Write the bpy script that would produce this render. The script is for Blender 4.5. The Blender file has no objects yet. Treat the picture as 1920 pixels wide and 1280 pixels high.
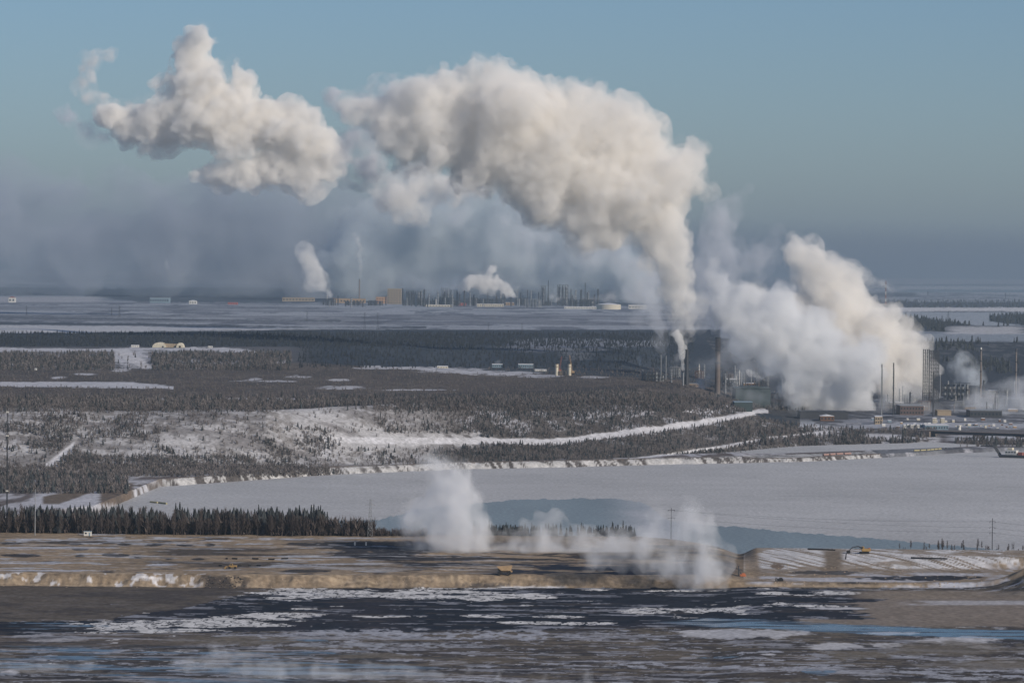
import bpy, bmesh, math, random
import numpy as np
from mathutils import Vector, Matrix, Euler
R = math.radians
S = bpy.context.scene
COL = S.collection

# ---------------- camera ----------------
CAMZ = 180.0
F = 6831.0                      # focal length in photo pixels (1920 wide)
cam_d = bpy.data.cameras.new("camera"); cam = bpy.data.objects.new("camera", cam_d); COL.objects.link(cam)
S.camera = cam
cam_d.sensor_width = 36.0; cam_d.lens = 36.0 * F / 1920.0
cam_d.clip_start = 10.0; cam_d.clip_end = 900000.0
PITCH = math.atan(127.0 / F); ROLL = math.atan(18.0 / 1920.0)
cam_m = Matrix.Rotation(math.pi / 2 - PITCH, 4, 'X') @ Matrix.Rotation(ROLL, 4, 'Z')
cam_m = Matrix.Translation((0, 0, CAMZ)) @ cam_m
cam.matrix_world = cam_m
M3 = np.array(cam_m.to_3x3())

def ray(px, py):
    """direction of the ray through photo pixel (px, py), scaled so that its Y is 1"""
    v = np.stack([np.asarray(px, float) - 960.0, 640.0 - np.asarray(py, float), np.full(np.shape(px), -F)], -1)
    d = v @ M3.T
    return d / d[..., 1:2]
def atY(px, py, Y):
    d = ray(px, py); return d[..., 0] * Y, Y, CAMZ + d[..., 2] * Y
def proj(x, y, z):
    v = np.stack([x, y, np.asarray(z) - CAMZ], -1) @ M3
    return 960 + F * v[..., 0] / -v[..., 2], 640 - F * v[..., 1] / -v[..., 2]

# ---------------- world, sun ----------------
SUN_EL, SUN_AZ = R(27), R(128)          # azimuth clockwise from +Y (view direction): right and behind the camera
w = bpy.data.worlds.new("World"); S.world = w; w.use_nodes = True
nt = w.node_tree; bg = nt.nodes["Background"]
sky = nt.nodes.new("ShaderNodeTexSky"); sky.sky_type = 'NISHITA'; sky.sun_disc = False
sky.sun_elevation = SUN_EL; sky.sun_rotation = SUN_AZ; sky.air_density = 1.0; sky.dust_density = 0.2; sky.ozone_density = 7.0
tint = nt.nodes.new("ShaderNodeMix"); tint.data_type = 'RGBA'; tint.blend_type = 'MULTIPLY'; tint.inputs[0].default_value = 1; tint.inputs[7].default_value = (1.08, 1.07, 1.10, 1)   # cold clear winter air
nt.links.new(sky.outputs[0], tint.inputs[6]); nt.links.new(tint.outputs[2], bg.inputs[0]); bg.inputs[1].default_value = 0.074
sl = bpy.data.lights.new("sun", 'SUN'); sl.energy = 4.2; sl.angle = R(0.5); sl.color = (1.0, 0.90, 0.77)
sun = bpy.data.objects.new("sun", sl); COL.objects.link(sun)
sdir = Vector((math.sin(SUN_AZ) * math.cos(SUN_EL), math.cos(SUN_AZ) * math.cos(SUN_EL), math.sin(SUN_EL)))
sun.rotation_euler = sdir.to_track_quat('Z', 'Y').to_euler(); sun.location = (3000, -2000, 2000)
S.view_settings.view_transform = 'Standard'; S.view_settings.look = 'None'
S.view_settings.exposure = 0.0; S.view_settings.gamma = 1.0
S.cycles.volume_bounces = 20; S.cycles.max_bounces = 24; S.cycles.transparent_max_bounces = 64
S.cycles.volume_max_steps = 512; S.cycles.volume_step_rate = 1.0
S.cycles.use_denoising = True
# ---------------- noise (numpy) ----------------
def _h(i, j, k, s):
    n = (i * 374761393 + j * 668265263 + k * 2147483647 + s * 1274126177) & 0xffffffff
    n = ((n ^ (n >> 13)) * 1274126177) & 0xffffffff
    return ((n ^ (n >> 16)) & 0xffff) / 65535.0
def vnoise(x, y, z=0.0, s=0):
    x = np.asarray(x, float); y = np.asarray(y, float); z = np.broadcast_to(np.asarray(z, float), x.shape)
    xi = np.floor(x).astype(np.int64); yi = np.floor(y).astype(np.int64); zi = np.floor(z).astype(np.int64)
    fx, fy, fz = x - xi, y - yi, z - zi
    fx = fx * fx * (3 - 2 * fx); fy = fy * fy * (3 - 2 * fy); fz = fz * fz * (3 - 2 * fz)
    r = 0
    for a in (0, 1):
        for b in (0, 1):
            for c in (0, 1):
                r = r + _h(xi + a, yi + b, zi + c, s) * (fx if a else 1 - fx) * (fy if b else 1 - fy) * (fz if c else 1 - fz)
    return r
_TAB = np.random.RandomState(7).rand(512, 512).astype(np.float32)
_TAF = _TAB.ravel()
def vnoise2(x, y, s=0):
    x = np.asarray(x, np.float64) + s * 13.37; y = np.asarray(y, np.float64) + s * 7.77
    xf = np.floor(x); yf = np.floor(y); fx = (x - xf).astype(np.float32); fy = (y - yf).astype(np.float32)
    xi = xf.astype(np.int32) & 511; yi = (yf.astype(np.int32) & 511) << 9; xj = (xi + 1) & 511; yj = (yi + 512) & 262143
    fx = fx * fx * (3 - 2 * fx); fy = fy * fy * (3 - 2 * fy)
    a = _TAF.take(yi + xi); b = _TAF.take(yi + xj); c = _TAF.take(yj + xi); d = _TAF.take(yj + xj)
    a += (b - a) * fx; c += (d - c) * fx
    return a + (c - a) * fy
def fbm(x, y, z=0.0, o=4, s=0, g=0.5):
    t = 0; a = 1; n = 0; flat = np.isscalar(z) and z == 0
    for i in range(o):
        v = vnoise2(np.asarray(x) * 2 ** i, np.asarray(y) * 2 ** i, s + i * 17) if flat else vnoise(np.asarray(x) * 2 ** i, np.asarray(y) * 2 ** i, np.asarray(z) * 2 ** i, s + i * 17)
        t = t + a * v; n += a; a *= g
    return t / n

def mesh_np(name, V, Fc):
    me = bpy.data.meshes.new(name); V = np.asarray(V, np.float32); Fc = np.asarray(Fc, np.int32); k = Fc.shape[1]
    me.vertices.add(len(V)); me.vertices.foreach_set("co", V.ravel())
    me.loops.add(Fc.size); me.loops.foreach_set("vertex_index", Fc.ravel())
    me.polygons.add(len(Fc)); me.polygons.foreach_set("loop_start", np.arange(len(Fc), dtype=np.int32) * k)
    me.polygons.foreach_set("loop_total", np.full(len(Fc), k, np.int32))
    me.update(calc_edges=True); me.validate()
    return me
_b = bmesh.new(); bmesh.ops.create_icosphere(_b, subdivisions=2, radius=1.0)
_b.verts.ensure_lookup_table(); IV = np.array([v.co[:] for v in _b.verts]); IF = np.array([[v.index for v in f.verts] for f in _b.faces]); _b.free()
_b = bmesh.new(); bmesh.ops.create_icosphere(_b, subdivisions=1, radius=1.0)
_b.verts.ensure_lookup_table(); IV1 = np.array([v.co[:] for v in _b.verts]); IF1 = np.array([[v.index for v in f.verts] for f in _b.faces]); _b.free()

def steam_mat(name, dens, col, aniso=-0.15, scale=40.0, lo=0.35, hi=0.65, step=1.0, detail=3.0, stretch=(1, 1, 1), base=0.0):
    m = bpy.data.materials.new(name); m.use_nodes = True; nt = m.node_tree; nt.nodes.clear()
    o = nt.nodes.new("ShaderNodeOutputMaterial"); v = nt.nodes.new("ShaderNodeVolumePrincipled")
    v.inputs["Color"].default_value = (*col, 1); v.inputs["Anisotropy"].default_value = aniso
    v.inputs["Density"].default_value = dens
    if scale:
        tc = nt.nodes.new("ShaderNodeTexCoord"); mp = nt.nodes.new("ShaderNodeMapping"); n = nt.nodes.new("ShaderNodeTexNoise")
        mp.inputs["Scale"].default_value = stretch
        n.inputs["Scale"].default_value = 1.0 / scale; n.inputs["Detail"].default_value = detail; n.inputs["Roughness"].default_value = 0.6
        mr = nt.nodes.new("ShaderNodeMapRange"); mr.inputs[1].default_value = lo; mr.inputs[2].default_value = hi
        mr.inputs[3].default_value = dens * base; mr.inputs[4].default_value = dens
        nt.links.new(tc.outputs["Object"], mp.inputs[0]); nt.links.new(mp.outputs[0], n.inputs[0]); nt.links.new(n.outputs[0], mr.inputs[0]); nt.links.new(mr.outputs[0], v.inputs["Density"])
    nt.links.new(v.outputs[0], o.inputs["Volume"])
    m.cycles.volume_step_rate = step
    return m

def puffs(path, Y, rng, jit=0.55, sub=5, depth=1.0, fill=1.0):
    """spheres (x, y, z, r) along a path of (px, py, r_px) at distance Y; small puffs grow on the surface of the large ones"""
    out = []; k = Y / F
    for a, b in zip(path[:-1], path[1:]):
        L = math.hypot(b[0] - a[0], b[1] - a[1]); n = max(1, int(fill * L / (0.5 * (a[2] + b[2]) * 0.7)))
        for i in range(n):
            t = (i + rng.random()) / n; px = a[0] + (b[0] - a[0]) * t; py = a[1] + (b[1] - a[1]) * t; r = a[2] + (b[2] - a[2]) * t
            Yc = Y + rng.uniform(-1, 1) * r * k * jit * depth
            x, y, z = atY(px + rng.uniform(-1, 1) * r * jit * .6, py + rng.uniform(-1, 1) * r * jit * .6, Yc)
            r0 = r * k * rng.uniform(.6, .95); out.append((x, y, z, r0))
            for j in range(sub):
                d = Vector((rng.gauss(0, 1), rng.gauss(0, 1), rng.gauss(0, 1))).normalized(); r1 = r0 * rng.uniform(.3, .6)
                c = (x + d.x * r0 * .85, y + d.y * r0 * .85, z + d.z * r0 * .85); out.append((*c, r1))
                for q in range(sub // 2):
                    e = Vector((rng.gauss(0, 1), rng.gauss(0, 1), rng.gauss(0, 1))).normalized(); r2 = r1 * rng.uniform(.35, .6)
                    out.append((c[0] + e.x * r1 * .9, c[1] + e.y * r1 * .9, c[2] + e.z * r1 * .9, r2))
    return out

_bench = bpy.data.scenes.new("workbench")          # skins are remeshed in a scratch scene, thrown away at the end
def _remesh(o, vox):
    md = o.modifiers.new("r", 'REMESH'); md.mode = 'VOXEL'; md.voxel_size = vox; _bench.collection.objects.link(o)
    with bpy.context.temp_override(scene=_bench, view_layer=_bench.view_layers[0]): dg = bpy.context.evaluated_depsgraph_get()
    m2 = bpy.data.meshes.new_from_object(o.evaluated_get(dg)); old = o.data
    _bench.collection.objects.unlink(o); o.modifiers.clear(); o.data = m2; nm = old.name; bpy.data.meshes.remove(old); m2.name = nm
def _co(m):
    n = len(m.vertices); co = np.empty(n * 3, np.float32); m.vertices.foreach_get("co", co); no = np.empty(n * 3, np.float32); m.vertices.foreach_get("normal", no)
    return co.reshape(-1, 3).astype(float), no.reshape(-1, 3)
def shell(name, P, vox, amp, nscale, grow=1.0, seed=0, floor=None, fine=1.0):
    """closed skin of a steam plume: union of puffs, billowed by fractal noise"""
    P = np.array(P); c0 = P[:, :3].mean(0); c0[2] = P[:, 2].min(); P = P.copy(); P[:, :3] -= c0
    P = P[P[:, 3] > vox * .8]
    B, Q = P[P[:, 3] > vox * 4], P[P[:, 3] <= vox * 4]
    V = np.concatenate([(IV[None] * (B[:, None, 3:4] * grow) + B[:, None, :3]).reshape(-1, 3), (IV1[None] * (Q[:, None, 3:4] * grow * 1.05) + Q[:, None, :3]).reshape(-1, 3)])
    Fc = np.concatenate([(IF[None] + (np.arange(len(B)) * len(IV))[:, None, None]).reshape(-1, 3), (IF1[None] + (np.arange(len(Q)) * len(IV1))[:, None, None]).reshape(-1, 3) + len(B) * len(IV)])
    o = bpy.data.objects.new(name, mesh_np(name, V, Fc)); _remesh(o, vox)
    s = 1.0 / nscale
    for rnd in (0, 1):
        co, no = _co(o.data); e = 0
        if rnd == 0: e = 1.6 * (fbm(co[:, 0] * s, co[:, 1] * s, co[:, 2] * s, 3, seed, .6) - .5)
        for i, (f, g) in enumerate(((1.3, 1.0), (2.9, .55)) if rnd == 0 else ((6.3, .30 * fine), (13.0, .16 * fine))):      # billows: round tops parted by creases
            e = e + g * (abs(2 * vnoise(co[:, 0] * s * f + 9, co[:, 1] * s * f, co[:, 2] * s * f + seed, seed + i + rnd * 3) - 1) - .45)
        e = e * (.35 + 1.3 * vnoise(co[:, 0] * s * .45 + 31, co[:, 1] * s * .45, co[:, 2] * s * .45, seed + 77))
        co += no * e[:, None] * amp
        if floor is not None: co[:, 2] = np.maximum(co[:, 2], floor - c0[2])
        o.data.vertices.foreach_set("co", co.astype(np.float32).ravel()); o.data.update()
        _remesh(o, vox * (.8 if rnd == 0 else .7))
    COL.objects.link(o); o.location = c0
    return o
# ---------------- terrain ----------------
def sm(a, b, x):
    t = np.clip((x - a) / (b - a), 0, 1); return t * t * (3 - 2 * t)
def L(*p):
    xs = [a for a, _ in p]; ys = [b for _, b in p]
    return lambda x: np.interp(x, xs, ys)
def hor(px): return 504 + px * 18 / 1920.0
def Yof(px, py, z): return (CAMZ - z) * F / (py - hor(px))
def curveY(pts, z):
    """image polyline lying on height z -> Y as a function of px"""
    xs = np.arange(-1500, 3500, 10.0); f = L(*pts); ys = Yof(xs, f(xs), z)
    return lambda px: np.interp(px, xs, ys)
# the lines of the place, read off the photograph and laid on the ground
POND = curveY([(-300, 1098), (0, 1098), (480, 1103), (960, 1102), (1400, 1104), (2200, 1108)], 8)     # foot of the sand berm
BANKF = curveY([(-300, 1086), (1400, 1072), (1480, 1078), (1920, 1066), (2300, 1064)], 9)             # foot of the snowy embankment on the right
BANKT = curveY([(-300, 1040), (1395, 1022), (1500, 1030), (1700, 1037), (1920, 1045), (2300, 1050)], 15)
SHORE = curveY([(-300, 990), (0, 985), (180, 965), (250, 935), (300, 914), (450, 903), (620, 891), (850, 881), (1100, 876), (1280, 871), (1500, 867), (1700, 857), (1800, 850), (1900, 847), (2300, 840)], 0)
BASE = curveY([(-300, 893), (0, 893), (300, 893), (600, 882), (850, 868), (1200, 858), (1400, 840), (1560, 826), (2300, 815)], 4)
CREST = curveY([(-300, 768), (0, 767), (500, 770), (750, 758), (1000, 745), (1330, 730), (2300, 720)], 50)
CHT = L((1180, 858), (1260, 855), (1500, 836), (1740, 829), (1860, 834), (2300, 836))               # side channel behind the causeway
CHB = L((1180, 859), (1260, 858), (1500, 851), (1740, 842), (1860, 838), (2300, 838))

def height(X, Y):
    X = np.asarray(X, float); Y = np.asarray(Y, float); px = 960 + F * X / Y
    n = fbm(X / 60, Y / 60, 0, 3, 1) - .5
    p = POND(px); e = sm(1330, 1420, px)          # right of 1400 the bench gives way to the dug-out floor
    nb = (fbm(X / 14, Y / 14, 0, 3, 4) - .5)
    nf = fbm(X / 4.5, Y / 7, 0, 3, 6) - .5; z = 8 + (6 + nb * 1.2) * sm(0, 15, Y - p + nb * 8 + nf * 3.5) * (1 - e) + nf * .25 * sm(-2, 3, Y - p) * sm(24, 14, Y - p) * (1 - e)
    z = z + e * (sm(0, 6, Y - p + nb * 5) * 2.2 * (1 - sm(10, 22, Y - p)) + 1)
    bf = BANKF(px); bt = BANKT(px)
    bank = sm(1385, 1425, px) * sm(bf, bt, Y + nb * 4)
    z = z + bank * 6
    # raised spoil heap at the right edge
    z = z + 9 * np.exp(-((px - 1965) / 75) ** 2 - ((Y - 2010) / 60) ** 2) * (1 + nb)
    e2 = sm(1190, 1420, px); drop = sm(2305 - e2 * 95, 2430 - e2 * 120, Y); z = z - (z + 3) * drop - bank * 2 * sm(2200, 2300, Y)
    # river bed
    sh = SHORE(px); inriv = (drop > .999) * 1.0
    land = sm(0, 22, Y - sh + nb * 10)
    z = z + land * 8.5
    # causeway: 5.5 high, then 4 behind
    z = z - 1.5 * sm(30, 55, Y - sh) * (Y > sh)
    # side channel
    py_ = hor(px) + (CAMZ) * F / Y
    ch = sm(-1.5, 1.5, py_ - CHT(px)) * sm(-1.5, 1.5, CHB(px) - py_) * (px > 1200)
    z = z - 7 * ch
    # river on the right beyond the bridge
    b, c = BASE(px), CREST(px)
    t = sm(0, 1, (Y - b) / (c - b)); ea = sm(0, 1, (380 + n * 60 - X) / 250)
    ge = fbm(X / 90, Y / 160, 0, 4, 8) - .5
    z = z + 46 * t * ea * (1 + .12 * ge * (1 - t) * 4 * t) + ge * 6 * t * ea * (1 - sm(4600, 4900, Y) * .6)
    # second bench on the left, hills beyond
    h2 = 14 * sm(4760, 5200, Y + (X + 400) * .5 * (X > -400)) * sm(-60, -320, X)
    far = sm(5900, 7200, Y)
    z = z * (1 - far) + far * 60 + h2 * (1 - far)
    hills = sm(5200, 5900, Y) * (1 - sm(6900, 7600, Y)) * sm(420, 200, X) * 16 * fbm(X / 260, Y / 500, 0, 3, 22)
    z = z + hills + far * (fbm(X / 900, Y / 2500, 0, 3, 31) - .5) * 10 * (1 - sm(20000, 50000, Y)) + 110 * sm(14500, 60000, Y)
    return z

def zg(x, y): return float(height(np.array([x]), np.array([y]))[0])
def grid_rows():
    Ys = [250.0, 500, 900, 1200, 1350]; y = 1440.0
    while y < 58000:
        Ys.append(y); d = y * y / 1.16e6 * (.75 if y < 2000 else .95)
        if y > 7000: d = y * y / 8.2e5 * .9
        if 3050 < y < 4700: d = 3.4
        elif 2040 < y < 2200: d = min(d, 2.0)
        elif 1930 < y < 2040: d = 1.5
        elif 4700 <= y < 7000: d = min(d, 9)
        y += d
    return np.array(Ys + [60000.0])
cols = np.concatenate([np.linspace(-4200, -260, 60), np.arange(-240, 2165, 1.8), np.linspace(2180, 6100, 70)])
rows = grid_rows(); NC, NR = len(cols), len(rows)
GX = ((cols - 960) / F)[None, :] * rows[:, None]; GY = np.repeat(rows[:, None], NC, 1)
GZ = height(GX, GY)
gpx, gpy = proj(GX, GY, GZ)
_low = np.minimum.accumulate(gpy, 0)
def hit(px, py):
    """point of the ground seen at photo pixel (px, py)"""
    q = float(px)
    for _ in range(3):
        c = int(np.clip(np.searchsorted(cols, q), 1, NC - 1)); r = max(1, int(np.argmax(_low[:, c] <= py)))
        q += px - float(gpx[r, c])
    a = float(np.clip((gpy[r - 1, c] - py) / max(1e-6, gpy[r - 1, c] - gpy[r, c]), 0, 1)); y = float(rows[r - 1] * (1 - a) + rows[r] * a); x = (q - 960) / F * y
    return x, y, zg(x, y)

def build_colour():
    X, Y, Z, px, py = GX, GY, GZ, gpx, gpy
    C = np.zeros(X.shape + (3,)); wet = np.zeros(X.shape)
    def N(sx, sy, o=4, s=0, g=.55): return fbm(X / sx, Y / sy, 0, o, s, g)
    n_a = N(60, 90, 5, 11); n_b = N(18, 40, 5, 12, .65); n_c = N(7, 16, 4, 13, .7); n_l = N(300, 500, 4, 14); n_t = N(45, 260, 5, 15, .6)
    def over(m, c, amt=1.0):
        m = np.clip(m * amt, 0, 1)[..., None]; C[:] = C * (1 - m) + np.array(c) * m
    def T(v, t, k): return sm(t - k, t + k, v)           # soft threshold
    def box(x0, x1, y0, y1, fx=20, fy=3, wx=0, wy=0):
        a = px + (n_a - .5) * wx * 2; b = py + (n_b - .5) * wy * 2
        return sm(x0 - fx, x0 + fx, a) * sm(x1 + fx, x1 - fx, a) * sm(y0 - fy, y0 + fy, b) * sm(y1 + fy, y1 - fy, b)
    def ell(cx, cy, rx, ry, soft=.3, wob=1.0):
        d = ((px - cx) / rx) ** 2 + ((py - cy) / ry) ** 2
        return sm(1 + soft, 1 - soft, d + (n_b - .5) * 3.4 * wob + (n_c - .5) * 2.6 * wob)
    def band(f, g, soft=2.0, wy=3.0):
        b = py + (n_b - .5) * wy * 2 + (n_a - .5) * wy + (n_c - .5) * wy * 1.2
        return sm(-soft, soft, b - f(px)) * sm(-soft, soft, g(px) - b)
    SNOW = (.62, .61, .62); SNOWG = (.48, .48, .51); TAN = (.285, .22, .155); BRN = (.115, .095, .08); TAR = (.022, .024, .032); GREY = (.16, .155, .165); FOR = (.044, .052, .064)
    ICE = (.44, .45, .48); BLUE = (.060, .098, .130)
    # ---- far country
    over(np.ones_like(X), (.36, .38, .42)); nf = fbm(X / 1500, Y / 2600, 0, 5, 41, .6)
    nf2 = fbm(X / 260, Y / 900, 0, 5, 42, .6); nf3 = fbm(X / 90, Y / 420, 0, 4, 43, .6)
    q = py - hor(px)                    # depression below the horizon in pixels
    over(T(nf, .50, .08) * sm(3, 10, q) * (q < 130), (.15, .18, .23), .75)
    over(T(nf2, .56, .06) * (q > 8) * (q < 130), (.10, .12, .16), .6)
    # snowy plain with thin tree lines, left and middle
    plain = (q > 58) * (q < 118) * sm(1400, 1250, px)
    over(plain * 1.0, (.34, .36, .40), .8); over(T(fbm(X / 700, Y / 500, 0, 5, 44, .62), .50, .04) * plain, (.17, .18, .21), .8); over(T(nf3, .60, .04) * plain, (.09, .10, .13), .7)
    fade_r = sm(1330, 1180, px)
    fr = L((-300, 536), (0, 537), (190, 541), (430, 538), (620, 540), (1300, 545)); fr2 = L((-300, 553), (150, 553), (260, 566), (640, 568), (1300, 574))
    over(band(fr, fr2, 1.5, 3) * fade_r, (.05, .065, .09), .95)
    over(box(-400, 190, 556, 566, 20, 2), (.40, .40, .43), .8)
    over(box(-400, 1250, 502, 531, 60, 3, 0, 2), (.33, .35, .38), .5)
    over(box(-400, 420, 509, 517, 60, 2, 0, 3), (.42, .42, .43), .8)
    over(band(L((-300, 590), (0, 592), (300, 597), (500, 600), (1200, 598)), L((-300, 594), (300, 601), (640, 603), (1200, 603)), 1, 2) * (px < 640), (.07, .08, .10), .8)
    over(band(L((-300, 602), (0, 603), (280, 606), (600, 613), (800, 612)), L((-300, 607), (280, 612), (640, 614), (800, 616)), 1, 2) * (px < 800), (.05, .06, .08), .9)
    over(band(L((-300, 610), (0, 609), (250, 611), (500, 616), (640, 617)), L((-300, 625), (0, 626), (250, 624), (640, 619)), 1, 1) * (px < 640), ICE)
    # dark wooded belt
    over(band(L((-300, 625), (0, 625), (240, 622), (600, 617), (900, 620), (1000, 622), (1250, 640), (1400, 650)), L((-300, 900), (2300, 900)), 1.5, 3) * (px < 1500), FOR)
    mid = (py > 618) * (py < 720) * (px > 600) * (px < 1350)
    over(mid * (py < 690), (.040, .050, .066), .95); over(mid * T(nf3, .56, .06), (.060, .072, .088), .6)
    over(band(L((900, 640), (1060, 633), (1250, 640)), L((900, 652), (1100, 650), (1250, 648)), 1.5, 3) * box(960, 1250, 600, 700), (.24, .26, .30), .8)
    over(ell(1040, 650, 90, 9, .5), (.20, .21, .25), .7); over(ell(1080, 660, 30, 14, .5), (.17, .18, .2), .6)
    # second bench, left: clearing, slope with trees, buildings pad
    nn = (n_c - .5) * 5
    over(box(-400, 560, 650, 692, 40, 2), GREY, .6)
    over(band(L((-300, 648), (200, 654), (300, 652), (430, 652), (500, 660)), L((-300, 660), (190, 658), (300, 657), (430, 659), (500, 663)), 1, 3) * (px < 480), SNOWG)
    over(ell(245, 668, 34, 14, .4), SNOWG); over(band(L((240, 655), (290, 690)), L((215, 662), (275, 696)), 2, 3) * box(215, 285, 655, 692, 4), SNOW, .8)
    over(T(n_c, .52, .08) * box(-400, 440, 656, 694, 30, 3), SNOWG, .6)
    over(band(L((360, 688), (480, 684), (545, 672)), L((360, 692), (500, 690), (545, 677)), 1, 2) * box(360, 545, 665, 700, 5), SNOWG)
    # ---- plateau: brown muskeg
    pl = sm(-2, 2, py - L((-300, 693), (0, 692), (360, 692), (560, 680), (760, 690), (1150, 706), (1270, 712), (1400, 712))(px)) * (py < 775) * (X < 420) * (Y < 5150)
    over(pl, (.105, .090, .082)); over(pl * T(n_t, .52, .10), (.075, .068, .066), .7); over(pl * T(n_a, .60, .04) * T(n_c, .5, .1), (.17, .15, .135), .5)
    over(band(L((-300, 716), (0, 716), (250, 716), (330, 724)), L((-300, 724), (0, 724), (250, 727), (330, 729)), 1, 2) * (px < 325), SNOWG)
    for cx, cy, rx, ry in [(160, 701, 18, 2), (230, 694, 16, 2.5), (110, 708, 14, 2), (300, 748, 40, 2.2), (470, 747, 110, 1.5), (540, 749, 40, 1.6), (640, 727, 38, 3), (770, 731, 60, 1.4), (690, 747, 26, 2.2), (500, 714, 50, 2),
                           (480, 711, 12, 3), (700, 687, 20, 2), (840, 694, 60, 5), (900, 698, 40, 4), (760, 690, 90, 2.4), (1110, 707, 26, 2.4), (960, 700, 50, 4), (1010, 705, 40, 3), (1160, 740, 40, 5), (1010, 770, 30, 4), (1130, 742, 26, 4), (560, 706, 20, 2.5), (640, 712, 20, 2)]:
        over(ell(cx, cy, rx, ry, .5) * pl if cy > 702 else ell(cx, cy, rx, ry, .5), SNOWG, .85)
    over(band(L((-300, 750), (0, 750), (500, 752), (750, 742), (1000, 733), (1200, 720)), L((-300, 767), (500, 770), (750, 760), (1000, 747), (1200, 728)), 2, 3) * pl, (.055, .052, .055), .8)
    # ---- escarpment: snow under the trees
    sl = (Y > BASE(px) - 10) * (Y < CREST(px) + 5) * (X < 420)
    left = sm(900, 700, px)
    over(sl * 1.0, (.13, .118, .11)); over(sl * left, (.45, .44, .44), .92); over(sl * left * T(n_c * .55 + n_b * .25 + n_a * .2, .525, .05), (.20, .183, .172), .8); over(sl * left * T(fbm(X / 120, Y / 22, 0, 4, 36), .58, .05), (.17, .155, .15), .7)
    over(sl * (1 - left) * T(n_b * .6 + n_a * .4, .56, .04) * sm(830, 790, py + 0 * px), SNOWG, .7)
    over(sl * T(n_b, .66, .02), SNOWG, .4)
    road = L((640, 824), (900, 826), (1040, 828), (1180, 812), (1330, 790), (1420, 774), (1460, 772))
    over(band(lambda x: road(x) - 6, lambda x: road(x) + 6 - 5 * sm(1300, 1450, x), 1.5, 3) * (px > 600) * (px < 1440), SNOW)
    road2 = L((1180, 862), (1260, 852), (1400, 830), (1440, 822), (1540, 812), (1640, 806))
    over(band(lambda x: road2(x) - 3, lambda x: road2(x) + 2.5, 1, 2) * (px > 1150) * (px < 1560), SNOW)
    over(ell(1100, 769, 30, 9, .6) * sl, SNOWG, .5); over(ell(1320, 770, 30, 4, .4), SNOW); over(ell(1370, 765, 18, 5, .4), SNOW)
    over(band(L((60, 888), (110, 850), (140, 825)), L((80, 892), (125, 862), (150, 835)), 3, 4) * box(55, 140, 825, 893, 5), SNOW)
    for a0, a1, b0, b1 in [(-300, 60, 836, 850), (300, 410, 812, 836), (560, 640, 760, 790), (620, 900, 812, 838)]:
        over(box(a0, a1, b0, b1, 30, 5, 26, 9) * sl * T(n_c * .5 + n_b * .5, .46, .05), (.50, .49, .49), .9)
    # ---- strip between escarpment and causeway
    flat = (Y > SHORE(px)) * (Y <= BASE(px) - 8) * (py > 790)
    over(flat * 1.0, (.13, .11, .105)); over(flat * T(n_t, .50, .05), SNOWG, .8)
    over(box(-400, 240, 893, 925, 30, 2), (.07, .062, .062), .9)
    # causeway slope facing us: snow with dark rock ribs
    sh = SHORE(px); face = (Y > sh - 3) * ((Y < sh + 34) | ((px > 1200) & (py > CHB(px)))) * (px > 215) * (py > 800)
    rib = T(fbm((X + Y * .5) / 3.2, Y / 16, 0, 4, 51, .65), .49, .04); over(face * 1.0, (.46, .45, .44)); over(face * rib * T(N(22, 22, 3, 53), .42, .06), (.075, .065, .06), .95)
    over((Y > sh + 22) * (Y < sh + 40) * (px > 215) * T(n_t + (px < 1350) * .12, .45, .1), (.16, .125, .10), .85)
    # left end: haul roads and sand ramps
    tri = box(70, 300, 900, 955, 20, 3, 20, 3)
    over(tri, SNOWG, .9)
    over(band(L((80, 930), (200, 905)), L((110, 945), (200, 912)), 2, 2) * box(80, 205, 895, 945, 4), (.15, .12, .095))
    over(band(L((180, 905), (232, 905)), L((200, 945), (260, 950)), 2, 2) * box(188, 250, 904, 955, 5), (.16, .125, .10))
    over(T(fbm((X - Y * .8) / 9, Y / 40, 0, 4, 55), .52, .04) * box(185, 310, 905, 955, 8, 3), (.12, .10, .085), .9)
    # ---- plant ground and the right valley
    v = (X > 370) * (Y > 3500)
    over(v * (Y < 5600), (.17, .175, .19)); over(v * (Y < 5600) * T(n_t, .53, .06), (.08, .08, .09), .8); over(v * (Y < 5600) * T(n_b, .60, .05), SNOWG, .6)
    over(v * (py < 784) * (py > 735) * 1.0, (.085, .088, .098), .9); over(v * (py < 792) * (py > 735) * T(fbm(X / 60, Y / 90, 0, 5, 45, .6), .55, .04), (.30, .31, .34), .7); over(v * (py < 785) * (py > 735) * T(fbm(X / 40, Y / 60, 0, 5, 46, .6), .56, .04), (.04, .042, .05), .8)
    over(box(1380, 1560, 700, 790, 20, 8) * (X > 330), (.06, .062, .066), .9)
    over(band(L((1560, 800), (1700, 792), (2300, 795)), L((1560, 806), (1700, 800), (2300, 806)), 1, 2) * (px > 1540), (.38, .39, .42), .9)
    over(box(1560, 2300, 806, 828, 20, 2), (.13, .115, .11), .85); over(box(1620, 1690, 814, 824, 10, 2, 10, 3), SNOW, .9)
    over(ell(1545, 812, 40, 14, .5) * T(n_c, .44, .05), SNOW, .9); over(box(1780, 2300, 816, 830, 16, 2), ICE, .95)
    over(box(1740, 2300, 826, 838, 16, 2, 12, 3) * T(n_c, .4, .1), (.1, .08, .08), .9); over(box(1700, 1760, 818, 836, 8, 2, 6, 2) * T(n_b, .45, .1), SNOW, .8)
    hb = v * (py > 634) * (py < 736)
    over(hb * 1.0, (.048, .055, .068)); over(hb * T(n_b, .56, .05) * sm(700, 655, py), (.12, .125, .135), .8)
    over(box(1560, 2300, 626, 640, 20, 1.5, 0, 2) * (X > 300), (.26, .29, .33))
    rr = px > 1560
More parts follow.
